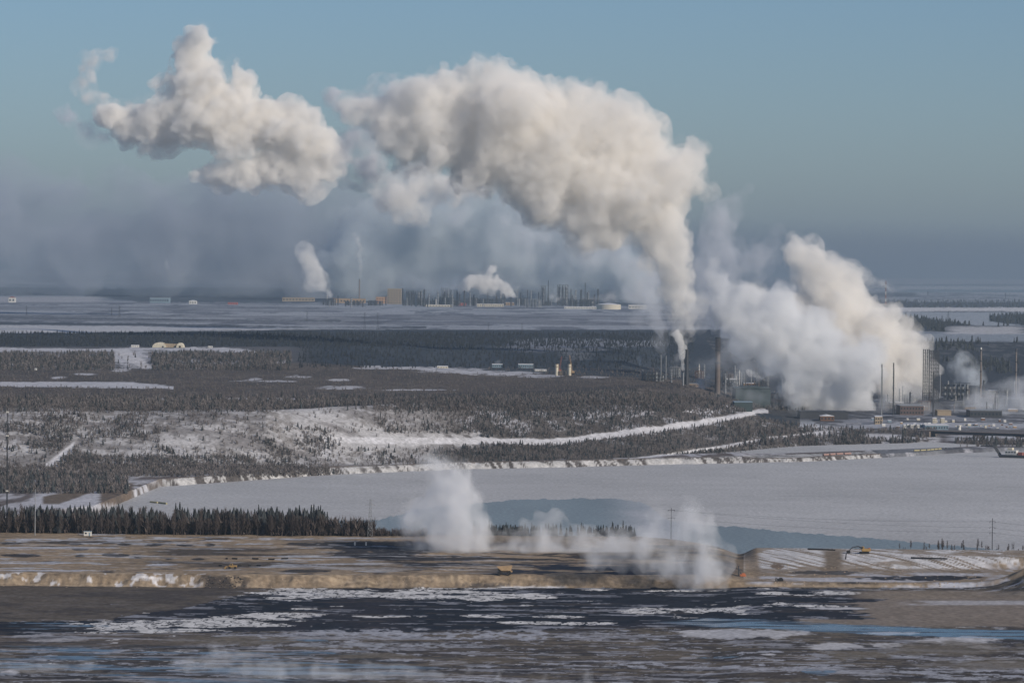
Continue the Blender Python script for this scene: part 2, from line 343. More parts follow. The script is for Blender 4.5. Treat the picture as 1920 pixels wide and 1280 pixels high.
    over(rr * band(L((1500, 588), (1660, 590), (1800, 606), (2300, 606)), L((1500, 600), (1700, 620), (1850, 625), (2300, 624)), 1.5, 3), (.05, .06, .075))
    over(rr * box(1780, 1920, 612, 626, 20, 2, 20, 3), SNOW, .7)
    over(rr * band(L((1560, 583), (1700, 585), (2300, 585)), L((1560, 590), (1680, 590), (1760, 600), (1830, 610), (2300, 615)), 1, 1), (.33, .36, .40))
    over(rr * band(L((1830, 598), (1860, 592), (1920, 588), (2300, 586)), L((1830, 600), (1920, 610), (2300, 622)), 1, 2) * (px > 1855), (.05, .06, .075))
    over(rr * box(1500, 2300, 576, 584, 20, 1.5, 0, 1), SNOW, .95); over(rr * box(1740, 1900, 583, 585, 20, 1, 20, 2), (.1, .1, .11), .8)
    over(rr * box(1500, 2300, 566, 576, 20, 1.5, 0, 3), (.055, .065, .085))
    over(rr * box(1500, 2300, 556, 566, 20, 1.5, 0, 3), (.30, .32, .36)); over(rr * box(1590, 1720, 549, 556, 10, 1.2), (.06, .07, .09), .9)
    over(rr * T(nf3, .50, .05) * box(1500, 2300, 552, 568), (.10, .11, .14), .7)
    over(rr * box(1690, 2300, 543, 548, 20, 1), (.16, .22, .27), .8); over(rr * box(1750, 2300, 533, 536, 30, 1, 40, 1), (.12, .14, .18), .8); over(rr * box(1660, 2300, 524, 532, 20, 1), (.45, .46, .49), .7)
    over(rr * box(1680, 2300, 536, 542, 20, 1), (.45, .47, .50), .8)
    # ---- the near side: mine bench
    near = Y < 2400
    over(near * 1.0, TAN); nz = near * (py > 1005)
    st = fbm(X / 40, Y / 26, 0, 5, 61, .62); st2 = fbm(X / 90, Y / 38, 0, 5, 62, .6)
    over(near * T(st2, .55, .06), (.20, .155, .11), .75)
    be = (py > 1006) * (py < 1080) * near
    over(be * T(st2, .66, .04), (.05, .045, .045), .8); over(be * T(st, .66, .03), (.05, .047, .05), .85)
    over(be * T(fbm(X / 55, Y / 18, 0, 5, 63, .6), .655, .02) * sm(900, 600, px), (.42, .43, .46), .85)
    for cx, cy, rx, ry in [(20, 1018, 22, 2), (140, 1020, 20, 2.2), (235, 1020, 16, 2.2), (290, 1021, 22, 3.2), (345, 1021, 16, 2), (394, 1021, 10, 3), (40, 1041, 30, 3), (150, 1029, 14, 2), (215, 1040, 22, 3), (150, 1042, 8, 2), (255, 1045, 12, 2), (310, 1046, 20, 2.6), (370, 1048, 16, 2), (560, 1078, 40, 3),
                           (600, 1020, 60, 4), (680, 1024, 60, 9), (700, 1040, 70, 6), (760, 1030, 60, 12), (260, 1073, 10, 1.5), (95, 1053, 20, 1.6), (560, 1070, 60, 3), (570, 1078, 26, 4)]:
        over(ell(cx, cy, rx, ry, .35, .8) * near, (.028, .029, .036), .92)
    for cx, cy, rx, ry in [(100, 1026, 110, 1.6), (60, 1055, 60, 2), (110, 1069, 110, 2), (300, 1058, 26, 2), (560, 1060, 70, 2), (620, 1057, 40, 1.3), (640, 1044, 30, 1.4), (700, 1050, 26, 1.4), (30, 1012, 30, 1.5), (220, 1013, 24, 1.5), (420, 1013, 30, 1.3), (200, 1000, 50, 3), (540, 1011, 70, 1.2), (780, 1060, 20, 2)]:
        over(ell(cx, cy, rx, ry, .4) * near, (.42, .43, .47), .85)
    tb = np.clip(band(L((600, 1016), (760, 1014), (900, 1030), (1385, 1018)), L((600, 1034), (780, 1062), (1000, 1060), (1100, 1066), (1200, 1080), (1385, 1080)), 3, 6) * box(610, 1385, 1010, 1084, 40, 3, 40, 3), 0, 1)
    over(tb * T(fbm(X / 34, Y / 20, 0, 6, 64, .62), .47, .04), TAR, .93); over(box(900, 1385, 1054, 1083, 60, 3, 50, 4) * T(fbm(X / 34, Y / 20, 0, 5, 65, .6), .40, .04), (.02, .026, .042), .95)
    over(box(1080, 1385, 1016, 1052, 50, 3, 40, 4) * T(fbm(X / 34, Y / 16, 0, 5, 67, .62), .50, .04), (.20, .155, .10), .8)
    over(near * T(fbm(X / 50, Y / 6, 0, 5, 68, .65), .62, .03) * (py > 1010), (.10, .085, .072), .5); over(near * T(fbm(X / 44, Y / 6, 0, 5, 69, .66), .655, .02) * (py > 1010) * (px < 1000), (.42, .42, .44), .6)
    over(ell(640, 1064, 130, 4, .5) * near, (.2, .16, .12), .5)
    over(band(L((960, 1000), (1900, 1000)), L((960, 1014), (1400, 1015), (1900, 1015)), 2, 1) * (px > 880) * (px < 1390) * near, (.22, .175, .13), .8)
    # berm
    bm = (Y > POND(px) - 1) * (Y < POND(px) + 19) * (px < 1400)
    over(bm * 1.0, (.275, .212, .148)); over(bm * T(n_c, .54, .06), (.25, .19, .13), .7); over(bm * T(fbm((X + Y * .3) / 2.4, Y / 14, 0, 4, 58, .65), .56, .05), (.19, .145, .10), .6); over(bm * T(fbm(X / 60, Y / 2.0, 0, 3, 59), .58, .05), (.42, .33, .23), .5)
    over(bm * T(fbm(X / 4, Y / 6, 0, 3, 66), .64, .03) * sm(500, 300, px), SNOW, .8); over(bm * box(380, 465, 1078, 1103, 12, 3) * T(n_c, .45, .05), (.05, .045, .045), .9)
    over(bm * box(268, 335, 1080, 1087, 12, 2) * T(n_c, .42, .08), SNOW, .9)
    over(bm * box(760, 770, 1082, 1104, 6, 2, 4, 2), (.12, .10, .08), .8); over(bm * box(860, 960, 1092, 1101, 20, 2) * T(n_c, .48, .05), (.09, .08, .075), .8); over(box(935, 1060, 1099, 1103, 10, 1), SNOW, .9)
    # dug-out floor and embankment on the right
    e = (px > 1395) * near
    over(e * (py > 1055) * (py < 1108), (.24, .19, .14)); over(e * (py > 1060) * (py < 1112) * T(st, .50, .05), (.44, .44, .47), .85)
    bk = e * (Y > BANKF(px) - 4) * (Y < BANKT(px) + 70)
    over(bk * 1.0, (.54, .53, .53)); ridge = T(fbm((X * 1.0 + (Y - 2100) * (.55 + (px - 1400) / 900)) / 3.0, Y / 40, 0, 3, 71), .58, .03)
    over(bk * ridge, (.20, .155, .11), .9); over(bk * T(N(25, 25, 4, 73), .60, .04), (.24, .19, .14), .8); over(e * (Y > BANKT(px) - 3) * T(n_b, .47, .06), (.25, .20, .15), .8)
    over(e * box(1545, 1580, 1032, 1068, 8, 2, 6, 2), (.19, .155, .12)); over(e * box(1395, 1425, 1020, 1085, 6, 2, 6, 2), (.26, .2, .14), .9)
    over(e * ell(1457, 1062, 12, 5, .4), (.17, .13, .10)); over(e * box(1395, 1920, 1066, 1074, 20, 2, 10, 2) * T(n_b, .45, .1), (.2, .155, .11), .8)
    over(e * ell(1760, 1083, 110, 5, .4), TAR, .95); over(e * ell(1590, 1095, 70, 4, .4), TAR, .9); over(e * ell(1545, 1073, 60, 3.5, .5), (.06, .055, .055), .9)
    over(e * ell(1790, 1100, 90, 9, .4), (.42, .43, .47), .8); over(e * box(1395, 1700, 1094, 1105, 30, 2, 20, 2), (.30, .235, .165), .85); over(e * ell(1700, 1100, 50, 3, .4), SNOWG, .7)
    over(sm(1840, 1870, px) * (py > 1056) * (py < 1130) * near, (.25, .195, .14), .95); over(sm(1850, 1880, px + (n_c - .5) * 60) * T(n_b, .52, .04) * (py > 1050) * (py < 1110) * near, SNOWG, .7)
    # ---- tailings pond in front
    po = (Y < POND(px)) * 1.0
    over(po, (.105, .090, .078)); over(po * T(n_a * .5 + n_b * .5, .52, .08), (.055, .050, .050), .8)
    over(po * T(fbm(X / 9, Y / 8, 0, 5, 82, .7), .52, .05), (.060, .052, .050), .75); over(po * T(fbm(X / 8, Y / 7, 0, 5, 81, .68) * .7 + st2 * .3, .56, .02), (.36, .37, .41), .8); over(po * T(fbm(X / 30, Y / 14, 0, 5, 83, .65), .55, .03), (.155, .13, .10), .6)
    over(po * T(np.clip(box(-400, 440, 1095, 1162, 160, 6) * .6 + (n_b - .5) * .5 + (st - .5) * .6 + .1, 0, 1), .42, .05) * (px < 700), (.105, .088, .073), .92); over(po * box(-400, 460, 1095, 1165, 60, 4) * T(st, .55, .06), (.06, .053, .052), .7)
    over(po * box(-400, 380, 1186, 1212, 60, 4, 40, 5), (.115, .095, .08), .8); over(po * ell(100, 1196, 60, 8, .5), SNOWG, .55)
    tp = L((-300, 1163), (0, 1163), (200, 1161), (330, 1140), (480, 1108), (600, 1101), (1300, 1100), (1640, 1103)); bt_ = L((-300, 1190), (640, 1183), (1280, 1179), (1500, 1172), (1700, 1176), (2300, 1180))
    tn0 = T(np.clip(sm(1560, 1740, px) * .5 + (st2 - .5) * 1.3 + .22 + (n_b - .5) * .35, 0, 1), .5, .04) * (px > 1500)
    tar = T(band(tp, bt_, 4, 6) + (st - .5) * .5 + (n_c - .5) * .3, .55, .08) * (1 - tn0) * po
    over(tar, (.017, .021, .031), .97); wt = tar * .35
    over(tar * T(n_t, .54, .06), (.034, .033, .042), .7); over(tar * T(fbm(X / 36, Y / 9, 0, 5, 86, .66), .62, .04), (.060, .054, .054), .7); over(tar * T(fbm(X / 26, Y / 7, 0, 6, 87, .66), .63, .02), (.30, .31, .35), .7)
    fl = fbm(X / 19, Y / 15, 0, 6, 91, .58); ck = abs(fbm(X / 6, Y / 10, 0, 4, 92, .6) - .5)
    dens = np.maximum.reduce([np.exp(-((py - c(px)) / h) ** 2) * sm(x0 - 60, x0 + 40, px) * sm(x1 + 40, x1 - 60, px) * a for c, h, x0, x1, a in [
        (L((100, 1180), (330, 1174), (640, 1150), (760, 1124), (1100, 1118)), 13, 180, 620, 1.0), (L((400, 1112), (560, 1112), (1000, 1116), (1100, 1118)), 13, 500, 1060, 1.0), (L((500, 1156), (640, 1154), (1400, 1156)), 3, 660, 1180, .75),
        (L((900, 1167), (1150, 1168)), 3.5, 960, 1160, 1), (L((1200, 1146), (1420, 1140)), 9, 1180, 1430, .85), (L((1400, 1112), (1700, 1112)), 5, 1420, 1620, .8), (L((1400, 1135), (1700, 1132)), 6, 1440, 1650, .62), (L((1000, 1105), (1400, 1108)), 3, 1040, 1400, .7)]])
    flo = T(fl * .75 + dens * .36, .595, .012) * T(ck, .036, .012) * po
    over(flo, (.60, .59, .58), .95)
    over(po * T(fbm(X / 40, Y / 9, 0, 5, 84, .66), .60, .025) * (py > 1180), (.035, .035, .042), .7); over(po * T(fbm(X / 34, Y / 8, 0, 6, 85, .66), .60, .02) * (py > 1185), (.34, .345, .38), .6)
    tn = T(np.clip(sm(1560, 1740, px) * .5 + (st2 - .5) * 1.3 + .22 + (n_b - .5) * .35, 0, 1), .5, .04) * box(1500, 2300, 1116, 1174, 40, 2, 0, 4); over(po * tn, (.215, .18, .15), .95); over(po * box(1690, 2300, 1126, 1134, 30, 1.5, 20, 2) * T(n_b, .45, .1), SNOWG, .6)
    over(po * box(1600, 2300, 1108, 1122, 30, 2, 30, 3), (.23, .19, .15), .9)
    bl = L((1230, 1166), (1400, 1168), (1560, 1176), (1700, 1184), (1920, 1190), (2300, 1192)); bw = L((1230, 1), (1330, 8), (1500, 9), (1620, 8), (1800, 8), (2300, 9))
    blue = band(lambda x: bl(x) - bw(x), lambda x: bl(x) + bw(x), 1.2, 2.5) * sm(1200, 1300, px) * po
    blue = blue * (.35 + .65 * T(fbm(X / 60, Y / 4, 0, 4, 97, .6), .42, .06)); over(blue, BLUE, .9); wet = np.maximum(wet, blue)  # smooth water stripe: sky reflection painted in as blue albedo, plus real gloss
    for cx, cy, rx, ry in [(1390, 1188, 120, 9), (1330, 1184, 60, 4), (1560, 1210, 55, 6), (1690, 1187, 60, 3), (1665, 1209, 32, 5), (1800, 1200, 75, 7), (1840, 1212, 20, 3), (1440, 1226, 16, 2), (1890, 1240, 18, 2), (20, 1260, 22, 5), (1560, 1140, 60, 2)]:
        over(ell(cx, cy, rx, ry, .35, .8) * po, (.46, .455, .47), .92)
    for cx, cy, rx, ry in [(1780, 1215, 130, 12), (1600, 1228, 60, 8), (1850, 1245, 120, 10), (700, 1228, 60, 5), (420, 1200, 130, 8)]:
        over(ell(cx, cy, rx, ry, .6, .8) * po, (.15, .13, .105), .75)
    over(ell(820, 1188, 330, 9, .5) * T(n_c, .47, .06) * po, (.36, .37, .41), .85); over(ell(700, 1208, 200, 5, .5) * T(n_c, .47, .06) * po, (.30, .31, .34), .8)
    shb = np.maximum.reduce([box(-400, 330, 1212, 1262, 60, 6, 60, 5), ell(480, 1225, 160, 14, .5), box(200, 800, 1235, 1300, 60, 8, 60, 8), ell(560, 1200, 60, 4), ell(1540, 1258, 30, 6), ell(1370, 1232, 60, 3), ell(80, 1172, 130, 6)]) * po
    shb = shb * T(fbm(X / 60, Y / 12, 0, 5, 95, .6), .50, .04)
    shb = shb * T(fbm(X / 26, Y / 5, 0, 4, 96, .6), .44, .06); over(shb, (.060, .095, .125), .8); wet = np.maximum(wet, shb * .9)  # wet sheets: blue of the reflected sky painted into the albedo, gloss on top
    C *= (1 + (N(4, 9, 3, 99, .7)[..., None] - .5) * .5)
    return np.clip(C, .01, .8), wet
GC, GW = build_colour()

def attr_mat(name, rough=.9, bump=0.0):
    m = bpy.data.materials.new(name); m.use_nodes = True; nt = m.node_tree; p = nt.nodes["Principled BSDF"]
    a = nt.nodes.new("ShaderNodeAttribute"); a.attribute_name = "albedo"
    tc = nt.nodes.new("ShaderNodeTexCoord"); n = nt.nodes.new("ShaderNodeTexNoise"); n.inputs["Scale"].default_value = .35; n.inputs["Detail"].default_value = 5
    mr = nt.nodes.new("ShaderNodeMapRange"); mr.inputs[1].default_value = .3; mr.inputs[2].default_value = .7; mr.inputs[3].default_value = .75; mr.inputs[4].default_value = 1.25
    mx = nt.nodes.new("ShaderNodeMix"); mx.data_type = 'RGBA'; mx.blend_type = 'MULTIPLY'; mx.inputs[0].default_value = 1
    nt.links.new(tc.outputs["Object"], n.inputs[0]); nt.links.new(n.outputs[0], mr.inputs[0]); nt.links.new(a.outputs["Color"], mx.inputs[6]); nt.links.new(mr.outputs[0], mx.inputs[7]); nt.links.new(mx.outputs[2], p.inputs["Base Color"])
    w_ = nt.nodes.new("ShaderNodeAttribute"); w_.attribute_name = "wetness"; r = nt.nodes.new("ShaderNodeMapRange"); r.inputs[3].default_value = rough; r.inputs[4].default_value = .22
    nt.links.new(w_.outputs["Fac"], r.inputs[0]); nt.links.new(r.outputs[0], p.inputs["Roughness"])
    s_ = nt.nodes.new("ShaderNodeMapRange"); s_.inputs[3].default_value = .03; s_.inputs[4].default_value = .5; nt.links.new(w_.outputs["Fac"], s_.inputs[0]); nt.links.new(s_.outputs[0], p.inputs["Specular IOR Level"])
    return m
def put_attr(me, C, W):
    a = me.attributes.new("albedo", 'FLOAT_COLOR', 'POINT'); a.data.foreach_set("color", np.concatenate([C.reshape(-1, 3), np.ones((C.size // 3, 1))], 1).astype(np.float32).ravel())
    b = me.attributes.new("wetness", 'FLOAT', 'POINT'); b.data.foreach_set("value", W.astype(np.float32).ravel())
def grid_faces(nr, nc):
    i = np.arange(nr - 1)[:, None] * nc + np.arange(nc - 1)[None, :]
    return np.stack([i, i + 1, i + nc + 1, i + nc], -1).reshape(-1, 4)
def structure(name, me, mat, label=None):
    o = bpy.data.objects.new(name, me); COL.objects.link(o); me.materials.append(mat); o["kind"] = "structure"
    if label: o["label"] = label
    return o
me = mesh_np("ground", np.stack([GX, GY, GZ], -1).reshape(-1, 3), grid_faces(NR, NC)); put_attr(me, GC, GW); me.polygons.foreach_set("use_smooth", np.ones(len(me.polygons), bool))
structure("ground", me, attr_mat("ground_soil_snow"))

# ---------------- river ice and the dark thin ice ----------------
def sheet(name, z, top, bot, x0, x1, nrow, ncol, colour, wet):
    xs = np.linspace(x0, x1, ncol); yt = top(xs); yb = bot(xs); t = np.linspace(0, 1, nrow)[:, None]
    PX = np.repeat(xs[None], nrow, 0); Ya = Yof(xs, yb, z); Yb = Yof(xs, yt, z); YY = Ya[None] * (1 - t) + Yb[None] * t
    XX = (PX - 960) / F * YY; C, W = colour(XX, YY, PX)
    me = mesh_np(name, np.stack([XX, YY, np.full_like(XX, z)], -1).reshape(-1, 3), grid_faces(nrow, ncol)); put_attr(me, C, W)
    return structure(name, me, attr_mat(name + "_surface", .7))
def c_ice(X, Y, px):
    n = fbm(X / 160, Y / 300, 0, 4, 101, .55); m = fbm(X / 90, Y / 40, 0, 5, 102, .62); f = fbm(X / 12, Y / 14, 0, 4, 103, .6); ck = abs(fbm(X / 80 + n * 2, Y / 130, 0, 4, 104, .5) - .5); v = .44 + (n - .5) * .14 + (m - .5) * .08 + (f - .5) * .06 - .05 * np.exp(-(ck / .006) ** 2)
    return np.stack([v * 1.0, v * .995, v * .995], -1), np.zeros_like(X)
sheet("frozen_river", 0.0, L((-300, 850), (1200, 830), (2300, 822)), L((-300, 1048), (2300, 1065)), -1200, 4200, 240, 1500, c_ice, 0)
def c_dark(X, Y, px):
    m = fbm(X / 60, Y / 400, 0, 4, 112, .6); v = 1 + (m - .5) * .5; k = np.clip(sm(1110, 1240, px) * sm(1330, 1230, px) * (.2 + 1.3 * fbm(X / 30, Y / 60, 0, 5, 113, .6)), 0, 1)[..., None]; return np.stack([.205 * v, .252 * v, .275 * v], -1) * (1 - k) + np.array((.42, .43, .45)) * k, np.full_like(X, .25)
jag = lambda x: (fbm(np.asarray(x) / 14.0, 0 * x, 0, 5, 5, .65) - .5) * 7
sheet("open_water", 0.25, lambda x: L((560, 985), (640, 976), (710, 975), (790, 955), (890, 944), (960, 938), (1060, 935), (1150, 935), (1200, 939), (1222, 948), (1236, 962), (1246, 972), (1266, 977), (1300, 981), (1400, 990), (1560, 1003), (1700, 1015), (1920, 1034), (2000, 1040))(x) + jag(x), L((560, 1020), (2000, 1062)), 560, 2000, 60, 700, c_dark, .3)
# ---------------- materials and mesh helpers ----------------
MATS = {}
def mat(name, c, rough=.8, var=.18, scale=.8, metal=0.0):
    if name in MATS: return MATS[name]
    m = bpy.data.materials.new(name); m.use_nodes = True; nt = m.node_tree; p = nt.nodes["Principled BSDF"]
    tc = nt.nodes.new("ShaderNodeTexCoord"); n = nt.nodes.new("ShaderNodeTexNoise"); n.inputs["Scale"].default_value = scale; n.inputs["Detail"].default_value = 4
    r = nt.nodes.new("ShaderNodeValToRGB"); r.color_ramp.elements[0].position = .3; r.color_ramp.elements[1].position = .7
    r.color_ramp.elements[0].color = (*[v * (1 - var) for v in c], 1); r.color_ramp.elements[1].color = (*[min(1, v * (1 + var)) for v in c], 1)
    nt.links.new(tc.outputs["Object"], n.inputs[0]); nt.links.new(n.outputs[0], r.inputs[0]); nt.links.new(r.outputs[0], p.inputs["Base Color"])
    p.inputs["Roughness"].default_value = rough; p.inputs["Metallic"].default_value = metal; p.inputs["Specular IOR Level"].default_value = .3
    MATS[name] = m; return m
class MB:
    def __init__(s): s.v = []; s.f = []
    def box(s, cx, cy, cz, sx, sy, sz, rz=0.0):
        k = len(s.v); c, n = math.cos(rz), math.sin(rz)
        for dz in (-.5, .5):
            for dx, dy in ((-.5, -.5), (.5, -.5), (.5, .5), (-.5, .5)):
                x, y = dx * sx, dy * sy; s.v.append((cx + x * c - y * n, cy + x * n + y * c, cz + dz * sz))
        s.f += [(k, k + 3, k + 2, k + 1), (k + 4, k + 5, k + 6, k + 7), (k, k + 1, k + 5, k + 4), (k + 1, k + 2, k + 6, k + 5), (k + 2, k + 3, k + 7, k + 6), (k + 3, k, k + 4, k + 7)]; return s
    def tube(s, a, b, ra, rb=None, n=8):
        rb = ra if rb is None else rb; a = Vector(a); b = Vector(b); d = (b - a).normalized(); u = d.orthogonal().normalized(); w = d.cross(u); k = len(s.v)
        for p, r in ((a, ra), (b, rb)):
            for i in range(n): t = 2 * math.pi * i / n; s.v.append(tuple(p + (u * math.cos(t) + w * math.sin(t)) * r))
        s.f += [(k + i, k + (i + 1) % n, k + n + (i + 1) % n, k + n + i) for i in range(n)]; s.f += [tuple(range(k + n - 1, k - 1, -1)), tuple(range(k + n, k + 2 * n))]; return s
    def prism(s, prof, y0, y1):
        """profile in x, z drawn out along y"""
        k = len(s.v); n = len(prof); s.v += [(x, y0, z) for x, z in prof] + [(x, y1, z) for x, z in prof]
        s.f += [(k + i, k + (i + 1) % n, k + n + (i + 1) % n, k + n + i) for i in range(n)]; s.f += [tuple(range(k + n - 1, k - 1, -1)), tuple(range(k + n, k + 2 * n))]; return s
    def build(s, name, m, parent=None, bev=0.0):
        me = bpy.data.meshes.new(name); me.from_pydata(s.v, [], s.f); b = bmesh.new(); b.from_mesh(me); bmesh.ops.recalc_face_normals(b, faces=b.faces)
        if bev: bmesh.ops.bevel(b, geom=b.edges[:], offset=bev, segments=1, affect='EDGES', clamp_overlap=True)
        b.to_mesh(me); b.free(); me.materials.append(m); o = bpy.data.objects.new(name, me); COL.objects.link(o)
        if parent is not None: o.parent = parent
        return o
def thing(name, label, cat, loc, rz=0.0, group=None):
    o = bpy.data.objects.new(name, None); COL.objects.link(o); o.location = loc; o.rotation_euler = (0, 0, rz); o.empty_display_size = 1
    o["label"] = label; o["category"] = cat; o["kind"] = "thing"
    if group: o["group"] = group
    return o
def tag(o, label, cat, group=None):
    o["label"] = label; o["category"] = cat; o["kind"] = "thing"
    if group: o["group"] = group
    return o
STACKM = mat("sooty_concrete", (.135, .112, .10), .9); FARSPR = mat("blue_dark_spruce", (.030, .036, .044), .9, .3, .05); DSTEEL = mat("dark_steel", (.055, .058, .065), .6); GSTEEL = mat("grey_steel", (.26, .27, .28), .5); CONC = mat("weathered_concrete", (.21, .175, .155), .9); WHITE = mat("white_paint", (.62, .60, .55), .6)
CREAM = mat("cream_panel", (.58, .53, .42), .7); BEIGE = mat("beige_cladding", (.34, .27, .19), .8); GREEN = mat("green_cladding", (.050, .072, .074), .7); YELL = mat("yellow_paint", (.33, .21, .08), .5); BLACK = mat("black_rubber", (.02, .02, .022), .8)
GLASS = mat("dark_glass", (.03, .04, .05), .15); RED = mat("red_paint", (.28, .11, .09), .6); ORANGE = mat("orange_paint", (.45, .15, .07), .6); BROWNM = mat("brown_cladding", (.13, .095, .085), .8); BLUEG = mat("blue_grey_panel", (.20, .27, .32), .7); SNOWM = mat("roof_snow", (.66, .66, .68), .9, .06); RUST = mat("rusty_steel", (.16, .09, .06), .8); SAND = mat("dusty_paint", (.38, .26, .15), .8)

def place(px, py): return Vector(hit(px, py))
def mpp(p): return p.y / F           # metres in one photo pixel at that distance

def stack(name, label, px, pyb, pyt, wpx, m=CONC, wtop=None, rings=2, cat="chimney", tip=None, group=None, at=None):
    p = at or place(px, pyb); k = mpp(p); h = (pyb - pyt) * k; r = wpx * k / 2; rt = (wtop or wpx * .8) * k / 2
    t = thing(name, label, cat, p, 0, group); b = MB().tube((0, 0, -2), (0, 0, h), r, rt, 16); b.build("shaft", m, t)
    b = MB()
    for i in range(rings):
        z = h * (1 - .03 - i * .22); q = r + (rt - r) * z / h; b.tube((0, 0, z), (0, 0, z + .02 * h + .4), q * 1.18 + .15, None, 16)
    if rings: b.build("platform", DSTEEL, t)
    if tip: MB().tube((0, 0, h), (0, 0, h + tip[0] * k), rt * tip[1], rt * tip[1] * .8, 12).build("burner_tip", tip[2], t)
    MB().box(r * .98 + .1, 0, h * .48, .35, .5, h * .94).build("ladder", DSTEEL, t)
    return t
def lattice(b, h, w0, w1, n, r, cx=0, cy=0, z0=0, ry=1.0):
    """square lattice mast: four legs, rings and crossed braces"""
    P = []
    for i in range(n + 1):
        t = i / n; w = (w0 + (w1 - w0) * t) / 2; P.append([(cx + a * w, cy + c * w * ry, z0 + h * t) for a, c in ((-1, -1), (1, -1), (1, 1), (-1, 1))])
    for i in range(n):
        for j in range(4):
            q = (j + 1) % 4; b.tube(P[i][j], P[i + 1][j], r, r, 4); b.tube(P[i + 1][j], P[i + 1][q], r * .7, None, 3); b.tube(P[i][j], P[i + 1][q], r * .6, None, 3); b.tube(P[i][q], P[i + 1][j], r * .6, None, 3)
    return b
def pylon(label, px, pyb, pyt, wpx=4, arms=3, m=DSTEEL, group=None, at=None, rs=1.0):
    p = at or place(px, pyb); k = mpp(p); h = (pyb - pyt) * k; w = wpx * k; t = thing("transmission_tower", label, "pylon", p, 0, group); r = max(.09, .13 * k) * rs
    lattice(MB(), h, w, w * .28, 9, r).build("lattice_mast", m, t)
    for i in range(arms):
        z = h * (.97 - i * .12); a = w * (1.1 if i == 1 else .85); MB().tube((-a, 0, z), (a, 0, z), r * .9, None, 4).tube((-a, 0, z), (0, 0, z + .04 * h), r * .5, None, 3).tube((a, 0, z), (0, 0, z + .04 * h), r * .5, None, 3).build("crossarm", m, t)
    return t
def pole(label, px, pyb, pyt, arms=(), m=GSTEEL, r=.35, aw=2.6, name="utility_pole", at=None, group=None):
    p = at or place(px, pyb); k = mpp(p); h = (pyb - pyt) * k; t = thing(name, label, "pole", p, 0, group); MB().tube((0, 0, -3), (0, 0, h), r, r * .6, 8).build("mast", m, t)
    for z in arms:
        b = MB().box(0, 0, h * z, aw, .25, .25); b.build("crossarm", m, t); c = MB()
        for s in (-1, 1): c.tube((s * aw * .45, 0, h * z), (s * aw * .45, 0, h * z - 1.0), .12, .1, 6)
        c.build("insulator", DSTEEL, t)
    return t
def building(name, label, px, pyb, wpx, hpx, m, dep=None, roof=None, wins=(0, 0), rz=0, pitch=0, cat="building", snow=True, group=None, door=False, at=None):
    p = at or place(px, pyb); k = mpp(p); w, h = wpx * k, hpx * k; d = dep or w * .7; t = thing(name, label, cat, p + Vector((0, d / 2, 0)), rz, group)
    MB().box(0, 0, h / 2 - 1, w, d, h + 2).build("wall", m, t, min(w, h) * .01)
    if pitch: MB().prism([(-w / 2 * 1.04, h + .03), (w / 2 * 1.04, h + .03), (0, h + pitch * w)], -d / 2 * 1.03, d / 2 * 1.03).build("roof", roof or SNOWM, t)
    else: MB().box(0, 0, h + .25 + h * .01, w * 1.02, d * 1.02, .5 + h * .02).build("roof", roof or (SNOWM if snow else GSTEEL), t)
    nx, nz = wins
    for j in range(nz):
        for i in range(nx):
            x = -w / 2 + w * (i + .5) / nx; z = h * (j + .6) / (nz + .2); MB().box(x, -d / 2 - .05, z, w / nx * .5, .14, h / (nz + .3) * .45).build("window", GLASS, t)
    if door: MB().box(w * .3, -d / 2 - .08, h * .25, w * .14, .2, h * .5).build("door", DSTEEL, t)
    return t
def tank(label, px, pyb, wpx, hpx, m=WHITE, top=None, group=None, name="storage_tank", at=None):
    p = at or place(px, pyb); k = mpp(p); r, h = wpx * k / 2, hpx * k; t = thing(name, label, "tank", p + Vector((0, r, 0)), 0, group); MB().tube((0, 0, -1), (0, 0, h), r, None, 32).build("shell", m, t)
    MB().tube((0, 0, h + .02), (0, 0, h + r * .12), r * 1.01, r * .2, 32).build("roof", top or SNOWM, t); b = MB()
    for i in range(5): a = math.pi * (1.15 + i * .1); b.box(math.cos(a) * r * 1.02, math.sin(a) * r * 1.02, h * (.15 + .17 * i), .8, .8, .35)
    b.build("stairway", DSTEEL, t); return t
def tower_block(name, label, px, pyb, wpx, hpx, m=DSTEEL, nx=4, nz=6, dep=1.0, vessels=0, group=None, at=None, rr=.11):
    """open steel frame of columns, floors and braces, with vessels inside"""
    p = at or place(px, pyb); k = mpp(p); w, h = wpx * k, hpx * k; d = w * dep; t = thing(name, label, "steel structure", p + Vector((0, d / 2, 0)), 0, group); r = rr * k * 2; b = MB()
    for i in range(nx + 1):
        for y in (-d / 2, d / 2): b.box(-w / 2 + w * i / nx, y, h / 2, r * 2, r * 2, h)
    b.build("column_frame", m, t); b = MB()
    for j in range(1, nz + 1):
        z = h * j / nz; b.box(0, 0, z, w * 1.04, d * 1.04, r * 1.5)
    b.build("floor_deck", m, t); b = MB()
    for j in range(nz):
        for i in range(nx):
            x0, x1, z0, z1 = -w / 2 + w * i / nx, -w / 2 + w * (i + 1) / nx, h * j / nz, h * (j + 1) / nz; b.tube((x0, -d / 2, z0), (x1, -d / 2, z1), r * .6, None, 4)
            if (i + j) % 2: b.tube((x1, -d / 2, z0), (x0, -d / 2, z1), r * .6, None, 4)
    b.build("brace", m, t)
    for i in range(vessels): x = -w / 2 + w * (i + .5) / vessels; MB().tube((x, 0, h * .1), (x, 0, h * .92), w / vessels * .28, None, 14).build("vessel", GSTEEL, t)
    return t
